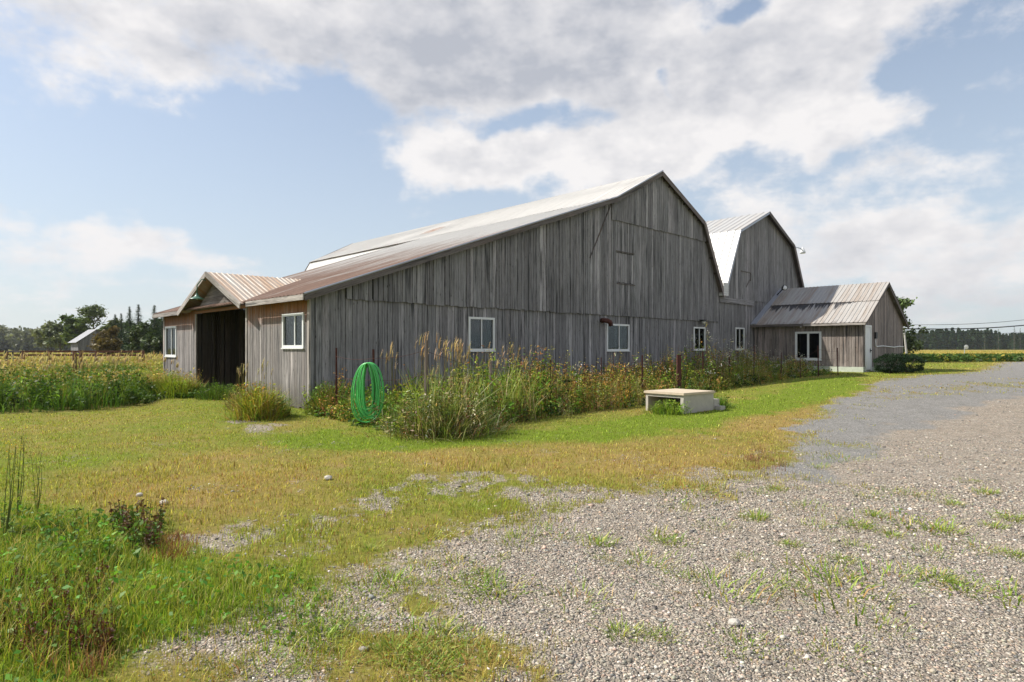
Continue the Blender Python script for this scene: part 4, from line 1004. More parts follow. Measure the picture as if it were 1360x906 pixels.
# ------------------------------------------------------------------ plants
GR1, GR2, GR3 = (.14, .235, .03), (.23, .32, .045), (.075, .15, .025)
STRAW, TAN, BRN, RED, YEL = (.38, .30, .13), (.46, .33, .17), (.13, .07, .035), (.20, .055, .03), (.36, .30, .035)
def inpoly(pts, n, seed):
    rg = np.random.default_rng(seed); p = np.array(pts); lo, hi = p.min(0), p.max(0)
    q = rg.uniform(lo, hi, (n, 2)); k = poly_sd(q[:, 0], q[:, 1], pts) > 0
    return q[k]
def zed(xy): return np.column_stack([xy, gz(xy[:, 0], xy[:, 1])])
def stalks(f, XY, hgt, cols, wts, leafn=14, leaf=.07, lw=.4, stemc=(.10, .12, .03), top=None, topn=0, topc=None, tops=.03):
    """leafy stems standing at XY"""
    n = len(XY)
    if n == 0: return
    B = zed(XY); hgt = np.broadcast_to(hgt, n)*RNG.uniform(.7, 1.12, n); lean = RNG.normal(0, .12, (n, 2))*hgt[:, None]
    T_ = B+np.column_stack([lean, hgt]); f.stems(B, T_, .009, jit(stemc, n))
    c = pick(cols, wts, n, .2)
    k = np.repeat(np.arange(n), leafn); q = RNG.uniform(.08, 1, n*leafn)
    P_ = B[k]+(T_-B)[k]*q[:, None]; P_[:, :2] += RNG.normal(0, leaf*.7, (len(k), 2))*(1.25-q*.6)[:, None]
    f.leaves(P_, leaf*RNG.uniform(.5, 1.3, len(k)), c[k]*RNG.lognormal(0, .22, (len(k), 1)), .25, lw)
    if topn:
        k = np.repeat(np.arange(n), topn); P_ = T_[k]+RNG.normal(0, 1, (len(k), 3))*np.array([tops, tops, tops*1.3])*1.6
        f.leaves(P_, tops*RNG.uniform(.6, 1.3, len(k)), jit(topc, len(k), .2), .5, .8)
def tallgrass(f, XY, hgt, cols, wts, per=14, w=.008, lean=.45, spread=.06):
    n = len(XY)
    if n == 0: return
    k = np.repeat(np.arange(n), per); P_ = XY[k]+RNG.normal(0, spread, (len(k), 2)); c = pick(cols, wts, n, .15)
    hh = np.broadcast_to(hgt, n)[k]*RNG.uniform(.45, 1.1, len(k))
    f.blades(zed(P_), hh, w*RNG.uniform(.7, 1.4, len(k)), np.abs(RNG.normal(lean, .22, len(k))), c[k]*RNG.lognormal(0, .18, (len(k), 1)))
def plumes(f, XY, hgt, col=TAN, hl=.22, hw=.03):
    n = len(XY)
    if n == 0: return
    B = zed(XY); hgt = np.broadcast_to(hgt, n)*RNG.uniform(.8, 1.1, n); ln = RNG.normal(.02, .07, (n, 2))*hgt[:, None]
    T_ = B+np.column_stack([ln, hgt]); f.stems(B, T_, .006, jit((.34, .28, .12), n))
    for a in range(3):
        f.blades(T_-np.array([0, 0, .03]), hl*RNG.uniform(.7, 1.2, n), hw, np.abs(RNG.normal(.25, .15, n)), jit(col, n, .15), az=RNG.normal(-.2, .5, n)+a*.15)
    m_ = 12; k = np.repeat(np.arange(n), m_); q = RNG.uniform(-.1, .9, n*m_)
    P_ = T_[k]+np.column_stack([RNG.normal(0, hw*.45, (n*m_, 2))+q[:, None]*np.array([.04, 0]), q*hl])
    f.leaves(P_, .028, jit(col, n*m_, .2), .1, .35)
def wallclear(XY, pad=.08):      # keep plants out of the barn body
    t_ = (XY[:, 0]-CX)*UX+(XY[:, 1]-CY)*UY; s_ = (XY[:, 0]-CX)*VX+(XY[:, 1]-CY)*VY
    inside = ((t_ > -pad) & (t_ < 34) & (s_ > -pad) & (s_ < 12.7)) | ((t_ > AT0-pad) & (t_ < AT1) & (s_ > AS-pad) & (s_ < 0)) | ((t_ > 11) & (t_ < 34) & (s_ > 12) & (s_ < 26))
    return XY[~inside]

# weeds between the fence and the gable wall
def d_front(XY):
    d = np.full(len(XY), 1e9)
    for (ax, ay), (bx, by) in zip(FRONT[:-1], FRONT[1:]):
        ex, ey = bx-ax, by-ay; tt = np.clip(((XY[:, 0]-ax)*ex+(XY[:, 1]-ay)*ey)/(ex*ex+ey*ey), 0, 1)
        d = np.minimum(d, np.hypot(XY[:, 0]-ax-tt*ex, XY[:, 1]-ay-tt*ey))
    return d
fw = Fol()
S_xy = wallclear(inpoly(P_STRIP, 26000, 3)); df = d_front(S_xy); S_xy = S_xy[(RNG.random(len(S_xy)) < np.where(df < 2.0, 1, np.where(df < 3.4, .35, .10)))]
df = d_front(S_xy); px_ = 680+F*S_xy[:, 0]/S_xy[:, 1]
hprof = np.interp(px_, [405, 450, 500, 545, 600, 680, 760, 850, 930, 1000, 1060, 1120], [.9, 1.0, .62, .95, 1.4, 1.25, 1.15, .95, 1.3, 1.1, .6, .25])
edge = .35+.65*ss(df/.7); back = 1-.45*ss((df-2.2)/1.5); HH = hprof*edge*back
cl = fbm(S_xy[:, 0]*.9, S_xy[:, 1]*.9, 77)
def sub(mask, frac): return mask & (RNG.random(len(S_xy)) < frac)
c2_ = fbm(S_xy[:, 0]*.55+4, S_xy[:, 1]*.55, 79); c3_ = fbm(S_xy[:, 0]*1.3+4, S_xy[:, 1]*1.3, 83)
HH = HH*(.30+1.30*c3_)
thin = RNG.random(len(S_xy)) < np.interp(px_, [700, 900, 1120], [1, .8, .45]); HH = np.where(thin, HH, HH*.35)
k = sub(c2_ > .40, .20)
tallgrass(fw, S_xy[k], HH[k]*.85, [GR1, GR2, (.26, .27, .05), STRAW, (.30, .22, .07)], [3, 4, 3, 2, 1.5], 10, .012, .55)
k = sub(c2_ <= .52, .34)
stalks(fw, S_xy[k], HH[k]*.92, [GR3, GR1, GR2, (.15, .22, .03)], [3, 4, 3, 1], 20, .10, .4)
k = sub(c2_ > .46, .30)
stalks(fw, S_xy[k], HH[k]*.95, [GR2, (.24, .27, .045), (.32, .30, .06), (.16, .22, .03)], [3, 4, 2, 3], 20, .075, .38)
k = sub((px_ > 690) & (px_ < 890) & (c3_ > .42), .40) | sub(((px_ > 420) & (px_ < 465)), .2) | sub((px_ > 925) & (c3_ > .45), .22) | sub((px_ > 520) & (c3_ > .56), .2)
stalks(fw, S_xy[k], HH[k]*1.02, [(.44, .26, .07), (.36, .18, .06), (.52, .40, .14), (.24, .11, .05)], [3, 3, 3, 1.5], 20, .065, .4, (.16, .08, .035))
k = sub((px_ > 575) & (px_ < 670) & (df < 1.6), .14)
stalks(fw, S_xy[k], HH[k]*.8, [(.19, .07, .035), (.14, .06, .03)], [1, 1], 26, .055, .5, (.12, .05, .03))
k = sub((px_ > 600) & (c3_ > .48), .07)
stalks(fw, S_xy[k], HH[k]*1.12, [GR2], [1], 10, .05, .4, top=1, topn=14, topc=(.50, .42, .07), tops=.03)
k = sub((px_ > 925), .14) | sub((px_ > 640), .022)
stalks(fw, S_xy[k], HH[k]*1.15, [GR1], [1], 8, .05, .4, top=1, topn=10, topc=(.70, .68, .62), tops=.032)
k = sub(df < .8, .6)
fw.leaves(zed(S_xy[k])+np.column_stack([np.zeros((k.sum(), 2)), RNG.uniform(.02, .25, k.sum())]), .09*RNG.uniform(.5, 1.4, k.sum()), jit(GR1, k.sum(), .3), .4, .6)
k = sub((px_ > 545) & (px_ < 720) & (c3_ > .35), .30)
tallgrass(fw, S_xy[k], 1.25, [(.26, .33, .07), (.34, .36, .10), (.48, .42, .22), GR1], [4, 3, 2, 3], 7, .018, .4)
k = sub((px_ > 430) & (c3_ > .3), .10)
tallgrass(fw, S_xy[k], HH[k], [(.55, .47, .30), (.48, .36, .18), (.40, .22, .09)], [3, 2, 1.5], 7, .010, .6)
k = sub(df < 1.0, .12); stalks(fw, S_xy[k], HH[k]*.6, [(.035, .07, .015)], [1], 18, .11, .5)  # low dark stalks: shade at the strip's foot put into leaf colour
pl_xy = np.array([G(px, py) for px, py in zip(RNG.normal(582, 20, 40), RNG.uniform(545, 562, 40))]); plumes(fw, pl_xy, 1.62, (.50, .36, .22), .26)
pl_xy = np.array([G(px, py) for px, py in zip(RNG.uniform(600, 710, 30), RNG.uniform(540, 558, 30))]); plumes(fw, pl_xy, 1.42, (.48, .36, .22), .22)
pl_xy = np.array([G(px, py) for px, py in zip(RNG.uniform(508, 522, 7), RNG.uniform(545, 556, 7))]); plumes(fw, pl_xy, 1.4, (.46, .33, .24), .2)
tag(fw.build('weeds', M_LEAF), 'band of mixed tall weeds and dried grasses along the barn gable', 'weeds', None, 'stuff')

def clump(name, px, py, hgt, n, spread, cols, wts, label, cat='plant', w=.013, lean=.5, leafy_=None, seedheads=0, group=None):
    q = GP(px, py); f = Fol(); XY = np.array(q[:2])+RNG.normal(0, spread, (n, 2)); r = np.hypot(*(XY-np.array(q[:2])).T)/spread
    c = pick(cols, wts, n, .2); az = np.arctan2(XY[:, 1]-q[1], XY[:, 0]-q[0])+RNG.normal(0, .7, n)
    f.blades(zed(XY), hgt*RNG.uniform(.4, 1.05, n)*(1.1-.15*r), w*RNG.uniform(.7, 1.4, n), np.abs(RNG.normal(lean*.5+.2*r, .2, n)), c, az=az)
    if leafy_: 
        m_ = leafy_; X2 = np.array(q[:2])+RNG.normal(0, spread*.9, (m_, 2)); stalks(f, X2, hgt*.85, cols, wts, 16, .07, .4)
    if seedheads: plumes(f, np.array(q[:2])+RNG.normal(0, spread*.8, (seedheads, 2)), hgt*1.25, (.42, .35, .24), .16, .022)
    return tag(f.build(name, M_LEAF, None, q), label, cat, group)
clump('grass_clump', 343, 556, .92, 1300, .24, [(.36, .34, .05), (.20, .28, .045), (.46, .26, .07), (.42, .36, .16)], [4, 5, 2, 1.5], 'golden green clump of tall grass in front of the lean-to wall', w=.013, lean=.75, leafy_=110, seedheads=8)
clump('grass_clump', 366, 553, .62, 600, .16, [GR3, GR1, (.10, .12, .04)], [3, 3, 1], 'small dark green clump right of the golden one', w=.014, leafy_=26)
clump('grass_clump', 320, 545, .8, 420, .16, [(.16, .14, .06), (.14, .08, .05), STRAW], [3, 2, 3], 'brownish wispy clump left of the golden one, by the door post', w=.012, seedheads=9)
clump('grass_clump', 590, 574, .86, 2300, .46, [(.10, .15, .035), (.20, .23, .07), (.52, .47, .33), (.20, .10, .05)], [4, 4, 2.2, 1.8], 'big drooping clump of mixed grass at the near end of the fence', w=.013, lean=.9, leafy_=150, seedheads=10)
clump('grass_clump', 560, 572, .6, 900, .2, [(.10, .13, .04), (.40, .36, .28), GR1], [4, 2, 3], 'low clump of pale tipped grass at the fence corner', w=.012, lean=.9)
clump('grass_clump', 436, 548, .85, 900, .22, [(.20, .15, .05), GR1, (.14, .13, .04)], [3, 3, 3], 'olive brown clump tucked in the corner beside the gable wall', w=.012, leafy_=40)
clump('grass_clump', 232, 527, .75, 1400, .42, [(.17, .22, .03), (.24, .26, .04), GR2], [3, 3, 3], 'bright yellow green clump below the far lean-to window', w=.018, leafy_=60)
clump('grass_clump', 290, 530, .55, 700, .3, [GR3, GR1, (.11, .12, .05)], [4, 3, 1], 'dark green clump growing in the open doorway', w=.016, leafy_=50)
clump('grass_clump', 885, 549, .36, 500, .22, [GR1, GR2, (.2, .24, .1)], [3, 3, 1], 'leafy green clump growing out from under the pale platform', w=.014, leafy_=40)
clump('grass_clump', 950, 541, .34, 500, .2, [GR3, GR1], [3, 2], 'dark grass clump hugging the shaded side of the pale platform', w=.012, leafy_=16)

# left bank and field
fb = Fol()
XY = wallclear(inpoly([p for p in gpoly([(-420, 566), (-100, 553), (0, 550), (100, 547), (190, 538), (215, 530), (262, 529), (300, 531), (300, 507), (215, 504), (100, 508), (0, 511), (-420, 512)])], 30000, 5))
XY = XY[RNG.random(len(XY)) < .8]
FB = gpoly([(-900, 575), (-200, 556), (0, 550), (100, 547), (190, 538), (215, 529), (262, 529), (300, 531)])
def dline(XY, L):
    d = np.full(len(XY), 1e9)
    for (ax, ay), (bx, by) in zip(L[:-1], L[1:]):
        ex, ey = bx-ax, by-ay; tt = np.clip(((XY[:, 0]-ax)*ex+(XY[:, 1]-ay)*ey)/(ex*ex+ey*ey), 0, 1); d = np.minimum(d, np.hypot(XY[:, 0]-ax-tt*ex, XY[:, 1]-ay-tt*ey))
    return d
dd_ = dline(XY, FB); pxx = 680+F*XY[:, 0]/XY[:, 1]
hb_ = np.interp(pxx, [-400, 0, 60, 120, 180, 205, 260, 300], [.9, .88, .92, .95, .85, .45, .4, .3])*(.40+.60*ss(dd_/.5))*(.8+.4*fbm(XY[:, 0], XY[:, 1], 8))
k = RNG.random(len(XY)) < .34; stalks(fb, XY[k], hb_[k], [(.05, .10, .018), GR3, (.09, .15, .02), GR1], [4, 4, 3, 1.8], 20, .10, .45)  # darker greens put the shaded bank front into the leaf colour
k = RNG.random(len(XY)) < .30; tallgrass(fb, XY[k], hb_[k]*1.05, [GR3, GR1, (.17, .24, .04)], [3, 3, 2], 10, .016, .4)
k = RNG.random(len(XY)) < .16; stalks(fb, XY[k], hb_[k]*.8, [(.03, .06, .012), (.045, .085, .018)], [1, 1], 22, .12, .5)  # darkest, lower stalks deepen the shade painted into the bank
tag(fb.build('weeds', M_LEAF), 'dense green weed bank along the far left edge of the lawn', 'weeds', None, 'stuff')
ff = Fol(); rows = []
for (Ya, Yb, dens) in ((17, 26, 26), (26, 40, 13), (40, 70, 4.5), (70, 130, 1.2)):
    n = int(dens*(Yb-Ya)*(Yb+Ya)*.5*.55); yy = np.sqrt(RNG.uniform(Ya**2, Yb**2, n)); xx = yy*RNG.uniform(-1.05, -.50, n); rows.append(np.column_stack([xx, yy]))
XY = np.concatenate(rows); XY = wallclear(XY, .3); XY = XY[dline(XY, FB) > .9]; XY = XY[poly_sd(XY[:, 0], XY[:, 1], P_BANK) > 0]
cl = fbm(XY[:, 0]*.25, XY[:, 1]*.25, 31); sz = np.clip(XY[:, 1]/20, 1, 5)
hb_ = (1.02+.25*ss((cl-.4)/.2))*(.75+.35*ss((XY[:, 1]-16)/6))*.70
green = cl < .47
for gmask, cols, wts in ((green, [GR2, (.19, .22, .04), (.26, .25, .06), (.34, .30, .09)], [3, 3, 3, 2]), (~green, [(.42, .34, .12), (.36, .32, .09), (.24, .25, .05), (.50, .36, .16), (.30, .17, .08)], [3, 3, 3, 2, 1])):
    X_ = XY[gmask]; s_ = sz[gmask]; n = len(X_); per = 9; kk = np.repeat(np.arange(n), per)
    ff.blades(zed(X_[kk]+RNG.normal(0, .10, (len(kk), 2))*s_[kk][:, None]), hb_[gmask][kk]*RNG.uniform(.5, 1.08, len(kk)), .016*s_[kk], np.abs(RNG.normal(.3, .18, len(kk))), pick(cols, wts, n, .2)[kk]*RNG.lognormal(0, .15, (len(kk), 1)))
    m_ = RNG.random(n) < .5; kk = np.repeat(np.arange(n)[m_], 7)
    ff.leaves(zed(X_[kk])+np.column_stack([RNG.normal(0, .1, (len(kk), 2)), hb_[gmask][kk]*RNG.uniform(.5, 1.0, len(kk))]), .085*s_[kk]**.7, pick(cols, wts, n, .25)[kk]*RNG.lognormal(0, .2, (len(kk), 1)), .4, .5)
X_ = XY[(XY[:, 1] < 30) & (RNG.random(len(XY)) < .05)]; plumes(ff, X_, 1.28, (.5, .38, .24), .2, .03)
X_ = XY[(XY[:, 1] < 45) & (RNG.random(len(XY)) < .06)]; plumes(ff, X_, 1.15, (.56, .46, .30), .2, .045)
k = (XY[:, 1] < 32) & (cl > .52) & (RNG.random(len(XY)) < .25); stalks(ff, XY[k], .85, [(.34, .17, .07), (.45, .33, .12)], [1, 1], 16, .08, .5, (.2, .1, .05))
tag(ff.build('field_grass', M_LEAF), 'tall yellow and green grass filling the left field', 'grass', None, 'stuff')
# right field: dry grass and a green crop row
fr = Fol(); 
for (Ya, Yb, dens) in ((56, 80, 2.2), (80, 140, .8), (140, 300, .12)):
    n = int(dens*(Yb-Ya)*(Yb+Ya)*.5*.55); yy = np.sqrt(RNG.uniform(Ya**2, Yb**2, n)); xx = yy*RNG.uniform(.58, 1.1, n)
    q = np.column_stack([xx, yy]); q = q[poly_sd(q[:, 0], q[:, 1], P_FIELDR) > 0]; n = len(q); s_ = np.clip(q[:, 1]/20, 2.5, 9)
    per = 8; kk = np.repeat(np.arange(n), per); c = pick([(.42, .33, .10), (.48, .36, .13), (.30, .30, .06), (.5, .26, .06)], [3, 2, 3, .4], n, .15)
    fr.blades(zed(q[kk]+RNG.normal(0, .12, (len(kk), 2))*s_[kk][:, None]), .55*RNG.uniform(.5, 1.1, len(kk)), .014*s_[kk], np.abs(RNG.normal(.3, .2, len(kk))), c[kk]*RNG.lognormal(0, .15, (len(kk), 1)))
tag(fr.build('field_grass', M_LEAF), 'dry golden grass covering the right field', 'grass', None, 'stuff')
fc = Fol(); a_ = np.array(G(1215, 481)); b_ = np.array(G(1700, 479)); n = 5200; q = a_+(b_-a_)*RNG.random((n, 1)); q += RNG.normal(0, 1, (n, 2))*np.array([.3, 1.3])
q[:, 1] += 2.5
stalks(fc, q, .6, [(.05, .10, .02), (.09, .15, .03), (.32, .28, .05)], [4, 3, 1.2], 12, .3, .5)
tag(fc.build('crop_row', M_LEAF), 'leafy green strip of crop plants along the far drive', 'crops', None, 'stuff')

# mown lawn
def scatter(Ya, Yb, dens, xa=-1.35, xb=1.1):
    n = int(dens*(xb-xa)*(Yb**2-Ya**2)/2); y = np.sqrt(RNG.uniform(Ya**2, Yb**2, n)); x = y*RNG.uniform(xa, xb, n); return np.column_stack([x, y])
fl_ = Fol()
for (Ya, Yb, dens, ws, hs) in ((2.3, 3.6, 5200, .0032, .05), (3.6, 5, 3200, .004, .05), (5, 8, 1700, .0055, .05), (8, 12, 800, .007, .046), (12, 18, 380, .010, .042), (18, 30, 80, .02, .05), (30, 60, 16, .04, .06)):
    XY = scatter(Ya, Yb, dens); XY = wallclear(XY); g, d, f_, w_ = field(XY[:, 0], XY[:, 1])
    pat = fbm(XY[:, 0]*4.5, XY[:, 1]*4.5, 51)
    k = (RNG.random(len(XY)) < np.clip(g*1.25-.12, 0, 1)*(.40+1.0*ss((pat-.3)/.35))) & (w_ < .5) & (poly_sd(XY[:, 0], XY[:, 1], P_STRIP) < .2); XY, d, pat, g = XY[k], d[k], pat[k], g[k]; n = len(XY)
    dj = np.clip(d+RNG.normal(0, .22, n), 0, 1)[:, None]
    c = np.array((.23, .33, .03))*(1-dj)+np.array((.46, .35, .10))*dj
    br = RNG.random(n) < .07*d*2; c[br] = (.34, .16, .07)
    c = c*RNG.lognormal(-.05, .38, (n, 1))
    tuft = 1+1.1*ss((fbm(XY[:, 0]*1.1, XY[:, 1]*1.1, 61)-.55)/.15)*(XY[:, 1] < 9)
    fl_.blades(zed(XY), hs*RNG.uniform(.4, 1.35, n)*tuft, ws*RNG.uniform(.7, 1.4, n), np.abs(RNG.normal(.55, .25, n)), c)
tag(fl_.build('lawn_grass', M_LEAF), 'short mown and partly dried grass blades covering the lawn', 'grass', None, 'stuff')
# lush tall grass in the near left corner
ft = Fol(); XY = inpoly(P_LUSH, 60000, 9); XY = XY[(XY[:, 1] > 1.9) & (XY[:, 0] > -1.15*XY[:, 1]-1)]
sd = poly_sd(XY[:, 0], XY[:, 1], P_LUSH); e_ = ss(sd/.5); cl = fbm(XY[:, 0]*1.6, XY[:, 1]*1.6, 71); XY, e_, cl = XY[:], e_, cl
n = len(XY); print('lush', n)
k = RNG.random(n) < .55+.45*(cl > .45)
X_, E_, C_ = XY[k], e_[k], cl[k]; n = len(X_); lowr = .8-.38*ss((680+F*X_[:, 0]/X_[:, 1]-150)/120)
per = 3; kk = np.repeat(np.arange(n), per)
c = pick([(.15, .24, .025), (.24, .31, .035), (.36, .37, .06), (.50, .42, .16), (.09, .16, .02)], [3, 4, 4, 2, 1.5], n, .15)
ft.blades(zed(X_[kk]+RNG.normal(0, .025, (len(kk), 2))), (.07+.20*E_[kk]*(.35+1.1*C_[kk]))*lowr[kk]*RNG.uniform(.5, 1.25, len(kk)), .0045*RNG.uniform(.7, 1.6, len(kk)), np.abs(RNG.normal(.5, .22, len(kk))), c[kk]*RNG.lognormal(0, .15, (len(kk), 1)))
# broad clover-like leaves and red-brown seed weeds
k = (RNG.random(len(XY)) < .28) & (cl > .40); X_ = XY[k]; n = len(X_)
P_ = zed(X_); P_[:, 2] += RNG.uniform(.03, .22, n)*e_[k]; ft.leaves(P_, .035*RNG.uniform(.6, 1.5, n), pick([(.09, .22, .025), (.14, .28, .035)], [1, 1], n, .25), .7, .6)
def zone(px0, px1, py0, py1, n): return np.array([G(RNG.uniform(px0, px1), RNG.uniform(py0, py1)) for _ in range(n)])
stalks(ft, zone(150, 215, 690, 735, 60), .20, [(.07, .13, .02), (.11, .06, .035)], [2, 3], 26, .03, .6, (.12, .06, .03))
stalks(ft, zone(-20, 150, 770, 880, 190), .15, [(.10, .07, .03), (.13, .055, .035), (.10, .14, .03)], [3, 3, 3], 26, .018, .7, (.14, .06, .03))
stalks(ft, zone(0, 200, 700, 765, 60), .2, [(.09, .17, .03), (.14, .23, .04)], [2, 2], 22, .055, .5)
tallgrass(ft, zone(40, 140, 820, 900, 40), .17, [(.24, .10, .05), (.32, .2, .08)], [2, 2], 12, .004, .6, .03)
tallgrass(ft, zone(210, 250, 715, 745, 30), .13, [(.24, .10, .05), (.3, .15, .07)], [2, 2], 14, .005, .6, .05)
tag(ft.build('tall_grass', M_LEAF), 'lush bright green grass and low weeds in the near left corner', 'grass', None, 'stuff')
# individual tall stalks at the left edge
for i, (px, py, ty, lb) in enumerate([(22, 700, 578, 'thin tall weed stalk with tiny buds, the tallest at the left edge'), (48, 690, 600, 'thin branched weed stalk just right of the tallest one'), (4, 735, 592, 'weed stalk with a yellow flower head at the very left edge')]):
    q = Vector(GP(px, py)); top = CAMH+(HZ-ty)/F*q.y; f = Fol(); hh = top-q.z
    for j in range(4):
        tp = q+Vector((random.gauss(.03, .05), random.gauss(0, .04), hh*random.uniform(.75, 1))) if j else q+Vector((.05, 0, hh))
        f.tube([q, q.lerp(tp, .5)+Vector((.015*j-.01, 0, 0)), tp], [.004, .003, .0015], (.13, .16, .05), 5)
        m_ = 9; P_ = np.array([tuple(q.lerp(tp, random.uniform(.15, .85))) for _ in range(m_)])+RNG.normal(0, .02, (m_, 3)); f.leaves(P_, .05, jit(GR2, m_), .2, .2)
        P_ = np.array([tuple(tp)]*12)+RNG.normal(0, .018, (12, 3)); f.leaves(P_, .012, jit((.5, .33, .03) if i == 2 else (.14, .10, .05), 12), .3, .8)
    tag(f.build('weed_stalk', M_LEAF, None, tuple(q)), lb, 'plant', 'tall weed stalks at the left edge')
# tufts growing through the gravel: a few shapes, each tuft an object of its own
protos = []
for j in range(6):
    f = Fol(); n = int(RNG.integers(90, 170)); r = .045+.016*j; XY = RNG.normal(0, r, (n, 2)); az = np.arctan2(XY[:, 1], XY[:, 0])+RNG.normal(0, .5, n)
    P_ = np.column_stack([XY, np.zeros(n)-.005]); c = pick([(.17, .28, .035), (.28, .35, .06), (.46, .42, .14), (.34, .20, .07)], [2.4, 3.4, 1.2+j*.3, .4+j*.3], n, .2)
    f.blades(P_, RNG.uniform(.025, .085, n), .0042*RNG.uniform(.7, 1.5, n), np.abs(RNG.normal(.78, .15, n)), c, az=az)
    if j % 2: f.leaves(P_+np.column_stack([RNG.normal(0, .02, (n, 2)), RNG.uniform(.01, .05, n)]), .016, jit((.18, .24, .045), n), .6, .6)
    o = f.build('grass_tuft', M_LEAF); protos.append(o)
spots = [(493,400+330,1.0),(650,785,1.5),(690,718,1.4),(600,655,1.0),(625,675,1),(737,713,1.2),(795,722,1.9),(888,720,1.5),(850,746,1.4),(905,765,1),(763,799,1.3),(805,745,.8),(825,842,1),(875,845,1),(955,785,1.9),(985,858,1.2),(900,674,1.4),(920,656,1.8),(1003,688,1.6),(1030,650,1),(1085,620,1.1),(1000,690,1),(1075,675,1.6),(1150,660,1.2),(1160,685,1.6),(1120,745,1.0),(1125,790,2.6),(1090,765,1.8),(1180,770,1.6),(1215,700,2),(1250,705,1.8),(1245,770,1.8),(1275,780,1.4),(1340,795,1.6),(1170,832,1.2),(1103,868,1.0),(1185,712,1.3),(1050,725,1),(1060,560,1),(1090,545,1),(1120,610,1.4),(1230,660,1.2),(1310,655,1.4),(1345,690,1.4),(1305,730,1.2),(480,790,1.4),(560,715,1.2),(610,752,1.3),(520,775,1.6),(640,765,1.2),(990,742,1),(1010,655,1.2),(1190,655,1.1),(1290,640,1),(1265,670,1.1),(1140,700,1.2),(1085,700,1.3),(1130,725,1),(950,700,.9),(985,640,1),(1320,700,1.2),(1355,740,1.3),(1240,735,1.2),(1040,780,1),(700,690,.9),(560,780,1.2),(590,835,1.6),(560,860,1.8),(545,825,1.8),(600,875,1.8),(620,850,1.4),(640,890,1.5),(520,870,1.5),(575,890,1.8),(540,895,1.6),(400,880,1.6),(350,895,1.6),(300,890,1.5),(430,850,1.8),(470,830,1.6),(450,880,1.6),(410,830,2)]
used = set()
for i, (px, py, s) in enumerate(spots):
    j = i % 6; q = GP(px, py)
    if j not in used: o = protos[j]; used.add(j)
    else: o = protos[j].copy(); COL.objects.link(o)
    o.location = q; o.rotation_euler = (0, 0, random.uniform(0, 6.28)); sc_ = s*random.uniform(.75, 1.2)*(1.0 if py < 800 or px > 700 else .85); o.scale = (sc_, sc_, sc_*.9)
    big_ = {(1125,790): 'widest spiky green grass tuft out in the gravel', (955,785): 'long leaning grass tuft in the middle of the gravel', (795,722): 'bushy grass tuft near the upper edge of the gravel'}.get((px, py))
    tag(o, big_ or 'small green grass tuft sprouting through the grey gravel', 'grass tuft', 'grass tufts growing through the gravel')
# tan dried fringe where the lawn meets the drive
tag((lambda f: (tallgrass(f, np.array([G(RNG.normal(1012, 22), RNG.normal(612, 8)) for _ in range(60)]), .09, [(.30, .17, .09), (.3, .24, .1)], [2, 1], 12, .006, .35, .05), f)[1])(Fol()).build('dry_grass', M_LEAF), 'short reddish dried grass patch where lawn meets drive', 'grass', None, 'stuff')

# loose stones
XY = []
for (Ya, Yb, dens) in ((2.3, 3.6, 4600), (3.6, 5, 3000), (5, 7.5, 1500), (7.5, 11, 420), (11, 17, 90)):
    q = scatter(Ya, Yb, dens, -.75, .95); g, d, f_, w_ = field(q[:, 0], q[:, 1]); XY.append(q[(RNG.random(len(q)) < (1-g)**1.6*(1-.93*f_)) & (w_ < .5)])
XY = np.concatenate(XY); n = len(XY); print('stones', n)
s_ = .0051*RNG.lognormal(0, .42, n)*np.clip(XY[:, 1]/4.8, .85, 1.3); s_ = np.clip(s_, .0025, .026)
cube = np.array([(-1,-1,-1),(1,-1,-1),(1,1,-1),(-1,1,-1),(-1,-1,1),(1,-1,1),(1,1,1),(-1,1,1)], float)*np.array([1, .78, .42])
V = cube[None]*s_[:, None, None]*RNG.uniform(.55, 1.15, (n, 8, 3))
az = RNG.uniform(0, 6.28, n); tl = RNG.normal(0, .35, n)
ca, sa, ct, st_ = np.cos(az), np.sin(az), np.cos(tl), np.sin(tl)
x, y, z = V[..., 0], V[..., 1]*ct[:, None]-V[..., 2]*st_[:, None], V[..., 1]*st_[:, None]+V[..., 2]*ct[:, None]
V = np.stack([x*ca[:, None]-y*sa[:, None], x*sa[:, None]+y*ca[:, None], z], 2)+zed(XY)[:, None, :]+np.array([0, 0, 1])*(s_*.25)[:, None, None]
Qc = np.array([(0,3,2,1),(4,5,6,7),(0,1,5,4),(1,2,6,5),(2,3,7,6),(3,0,4,7)])
Q = (np.arange(n)*8)[:, None, None]+Qc[None]
c = pick([(.19,.182,.172), (.33,.315,.29), (.46,.42,.37), (.50,.40,.33), (.60,.565,.51), (.74,.71,.66), (.30,.31,.315)], [3, 4, 4.5, 2.2, 1.8, .35, 1.2], n, .15, .03)*np.array([1.03, .985, .90])
tag(np_mesh('gravel', V.reshape(-1, 3), Q.reshape(-1, 4), np.zeros((0, 3), int), np.repeat(c, 8, 0), M_STONE), 'loose crushed stones lying on the gravel yard', 'gravel', None, 'stuff')
